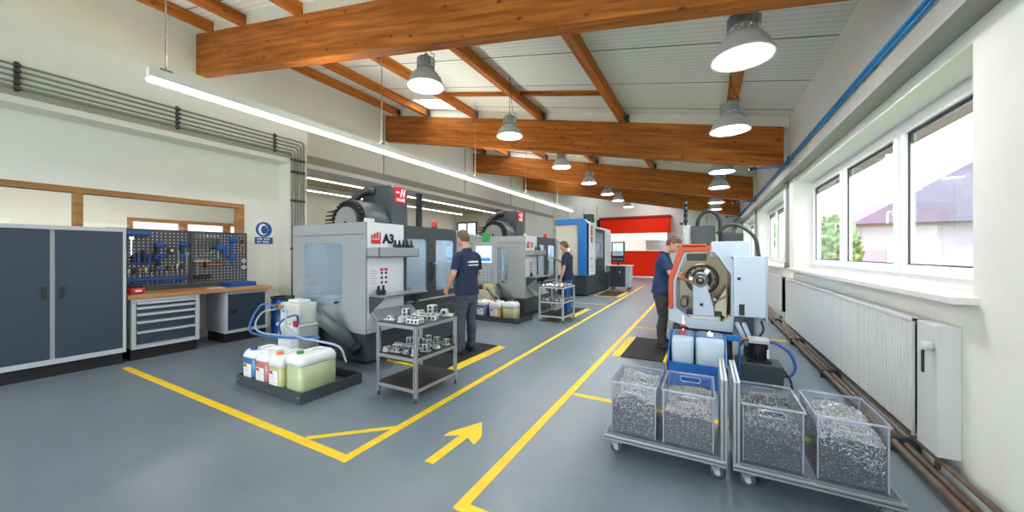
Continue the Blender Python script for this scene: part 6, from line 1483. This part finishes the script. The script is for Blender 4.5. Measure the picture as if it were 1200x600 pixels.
    for s in (1, -1):
        fx, fy, kn = legs[s]; a = s * 0.12
        m = MB(); fm = Matrix.Translation((fx, fy, 0.0)) @ Matrix.Rotation(a, 4, 'Z')
        capsule(m, [fm @ Vector(p) for p in ((-0.06, 0, 0.055), (0.0, 0, 0.06), (0.08, 0, 0.048), (0.15, 0, 0.04), (0.185, 0, 0.036))], [(0.05, 0.038), (0.056, 0.042), (0.045, 0.045), (0.036, 0.046), (0.03, 0.036)], 16, side=(0, 0, 1))
        capsule(m, [fm @ Vector((-0.03, 0, 0.06)), fm @ Vector((-0.03, 0, 0.13))], [0.05, 0.05], 14)
        m.box(-0.1, 0.215, -0.045, 0.045, 0.002, 0.028, fm)
        remeshed(m, 0.006, 'shoe', [M['shoe']], t, smooth=2)
    if glasses:
        m = MB()
        for s in (1, -1):
            m.tube([HM @ p for p in [Vector((0.1, s * 0.033 + 0.022 * math.cos(q), 0.006 + 0.017 * math.sin(q))) for q in [k * PI / 8 for k in range(17)]]], 0.0022, 6)
            m.tube([HM @ Vector(p) for p in ((0.098, s * 0.055, 0.01), (0.082, s * 0.078, 0.014), (-0.01, s * 0.086, 0.016), (-0.025, s * 0.085, 0.0))], 0.0022, 6)
        m.tube([HM @ Vector(p) for p in ((0.1, 0.011, 0.008), (0.108, 0, 0.011), (0.1, -0.011, 0.008))], 0.0022, 6)
        m.build('glasses', 'dark', t)
    return t
MATZ = 0.017
person((-3.16, 4.42, MATZ), PI - 0.22, 'man in navy polo and grey work trousers standing at the nearest milling machine', 'navy', 'trouser',
       dict(lean=0.02, nod=0.16, yaw=0.05, arm_l=((-0.01, 0.265, 1.15), (0.16, 0.24, 0.935), (0, -1, 0.1), 0.75), arm_r=((0.02, -0.26, 1.15), (0.22, -0.2, 1.02), (0, 1, 0), 0.6), leg_l=(0.02, 0.12, 0.015), leg_r=(0.06, -0.12, 0.02)), hairseed=1.3).scale = (1.03, 1.03, 1.03)
person((-2.98, 8.34, MATZ), PI - 0.1, 'man in navy polo and blue trousers raising a hand at the second machine', 'navy', 'trouser_b',
       dict(lean=0.03, nod=0.12, yaw=0.1, arm_l=((-0.03, 0.26, 1.14), (0.05, 0.25, 0.89), (0, -1, 0), 0.5), arm_r=((0.14, -0.24, 1.2), (0.34, -0.12, 1.33), (0.3, 0.6, -0.5), 0.5), leg_l=(-0.01, 0.11, 0.01), leg_r=(0.05, -0.11, 0.02)), hairseed=4.1, two_tone='trouser', back_text=False)
person((-0.64, 6.2, MATZ), 0.0, 'man with glasses in navy polo reaching into the lathe', 'navy2', 'trouser_d',
       dict(lean=0.10, nod=0.42, yaw=-0.1, arm_r=((0.17, -0.30, 1.17), (0.38, -0.37, 1.10), (0, 0.3, -1), 0.45), arm_l=((0.16, 0.26, 1.17), (0.36, 0.15, 1.12), (0, -0.5, -0.8), 0.4), leg_l=(0.02, 0.11, 0.01), leg_r=(0.04, -0.11, 0.02)), glasses=True, hairseed=7.7, back_text=False)
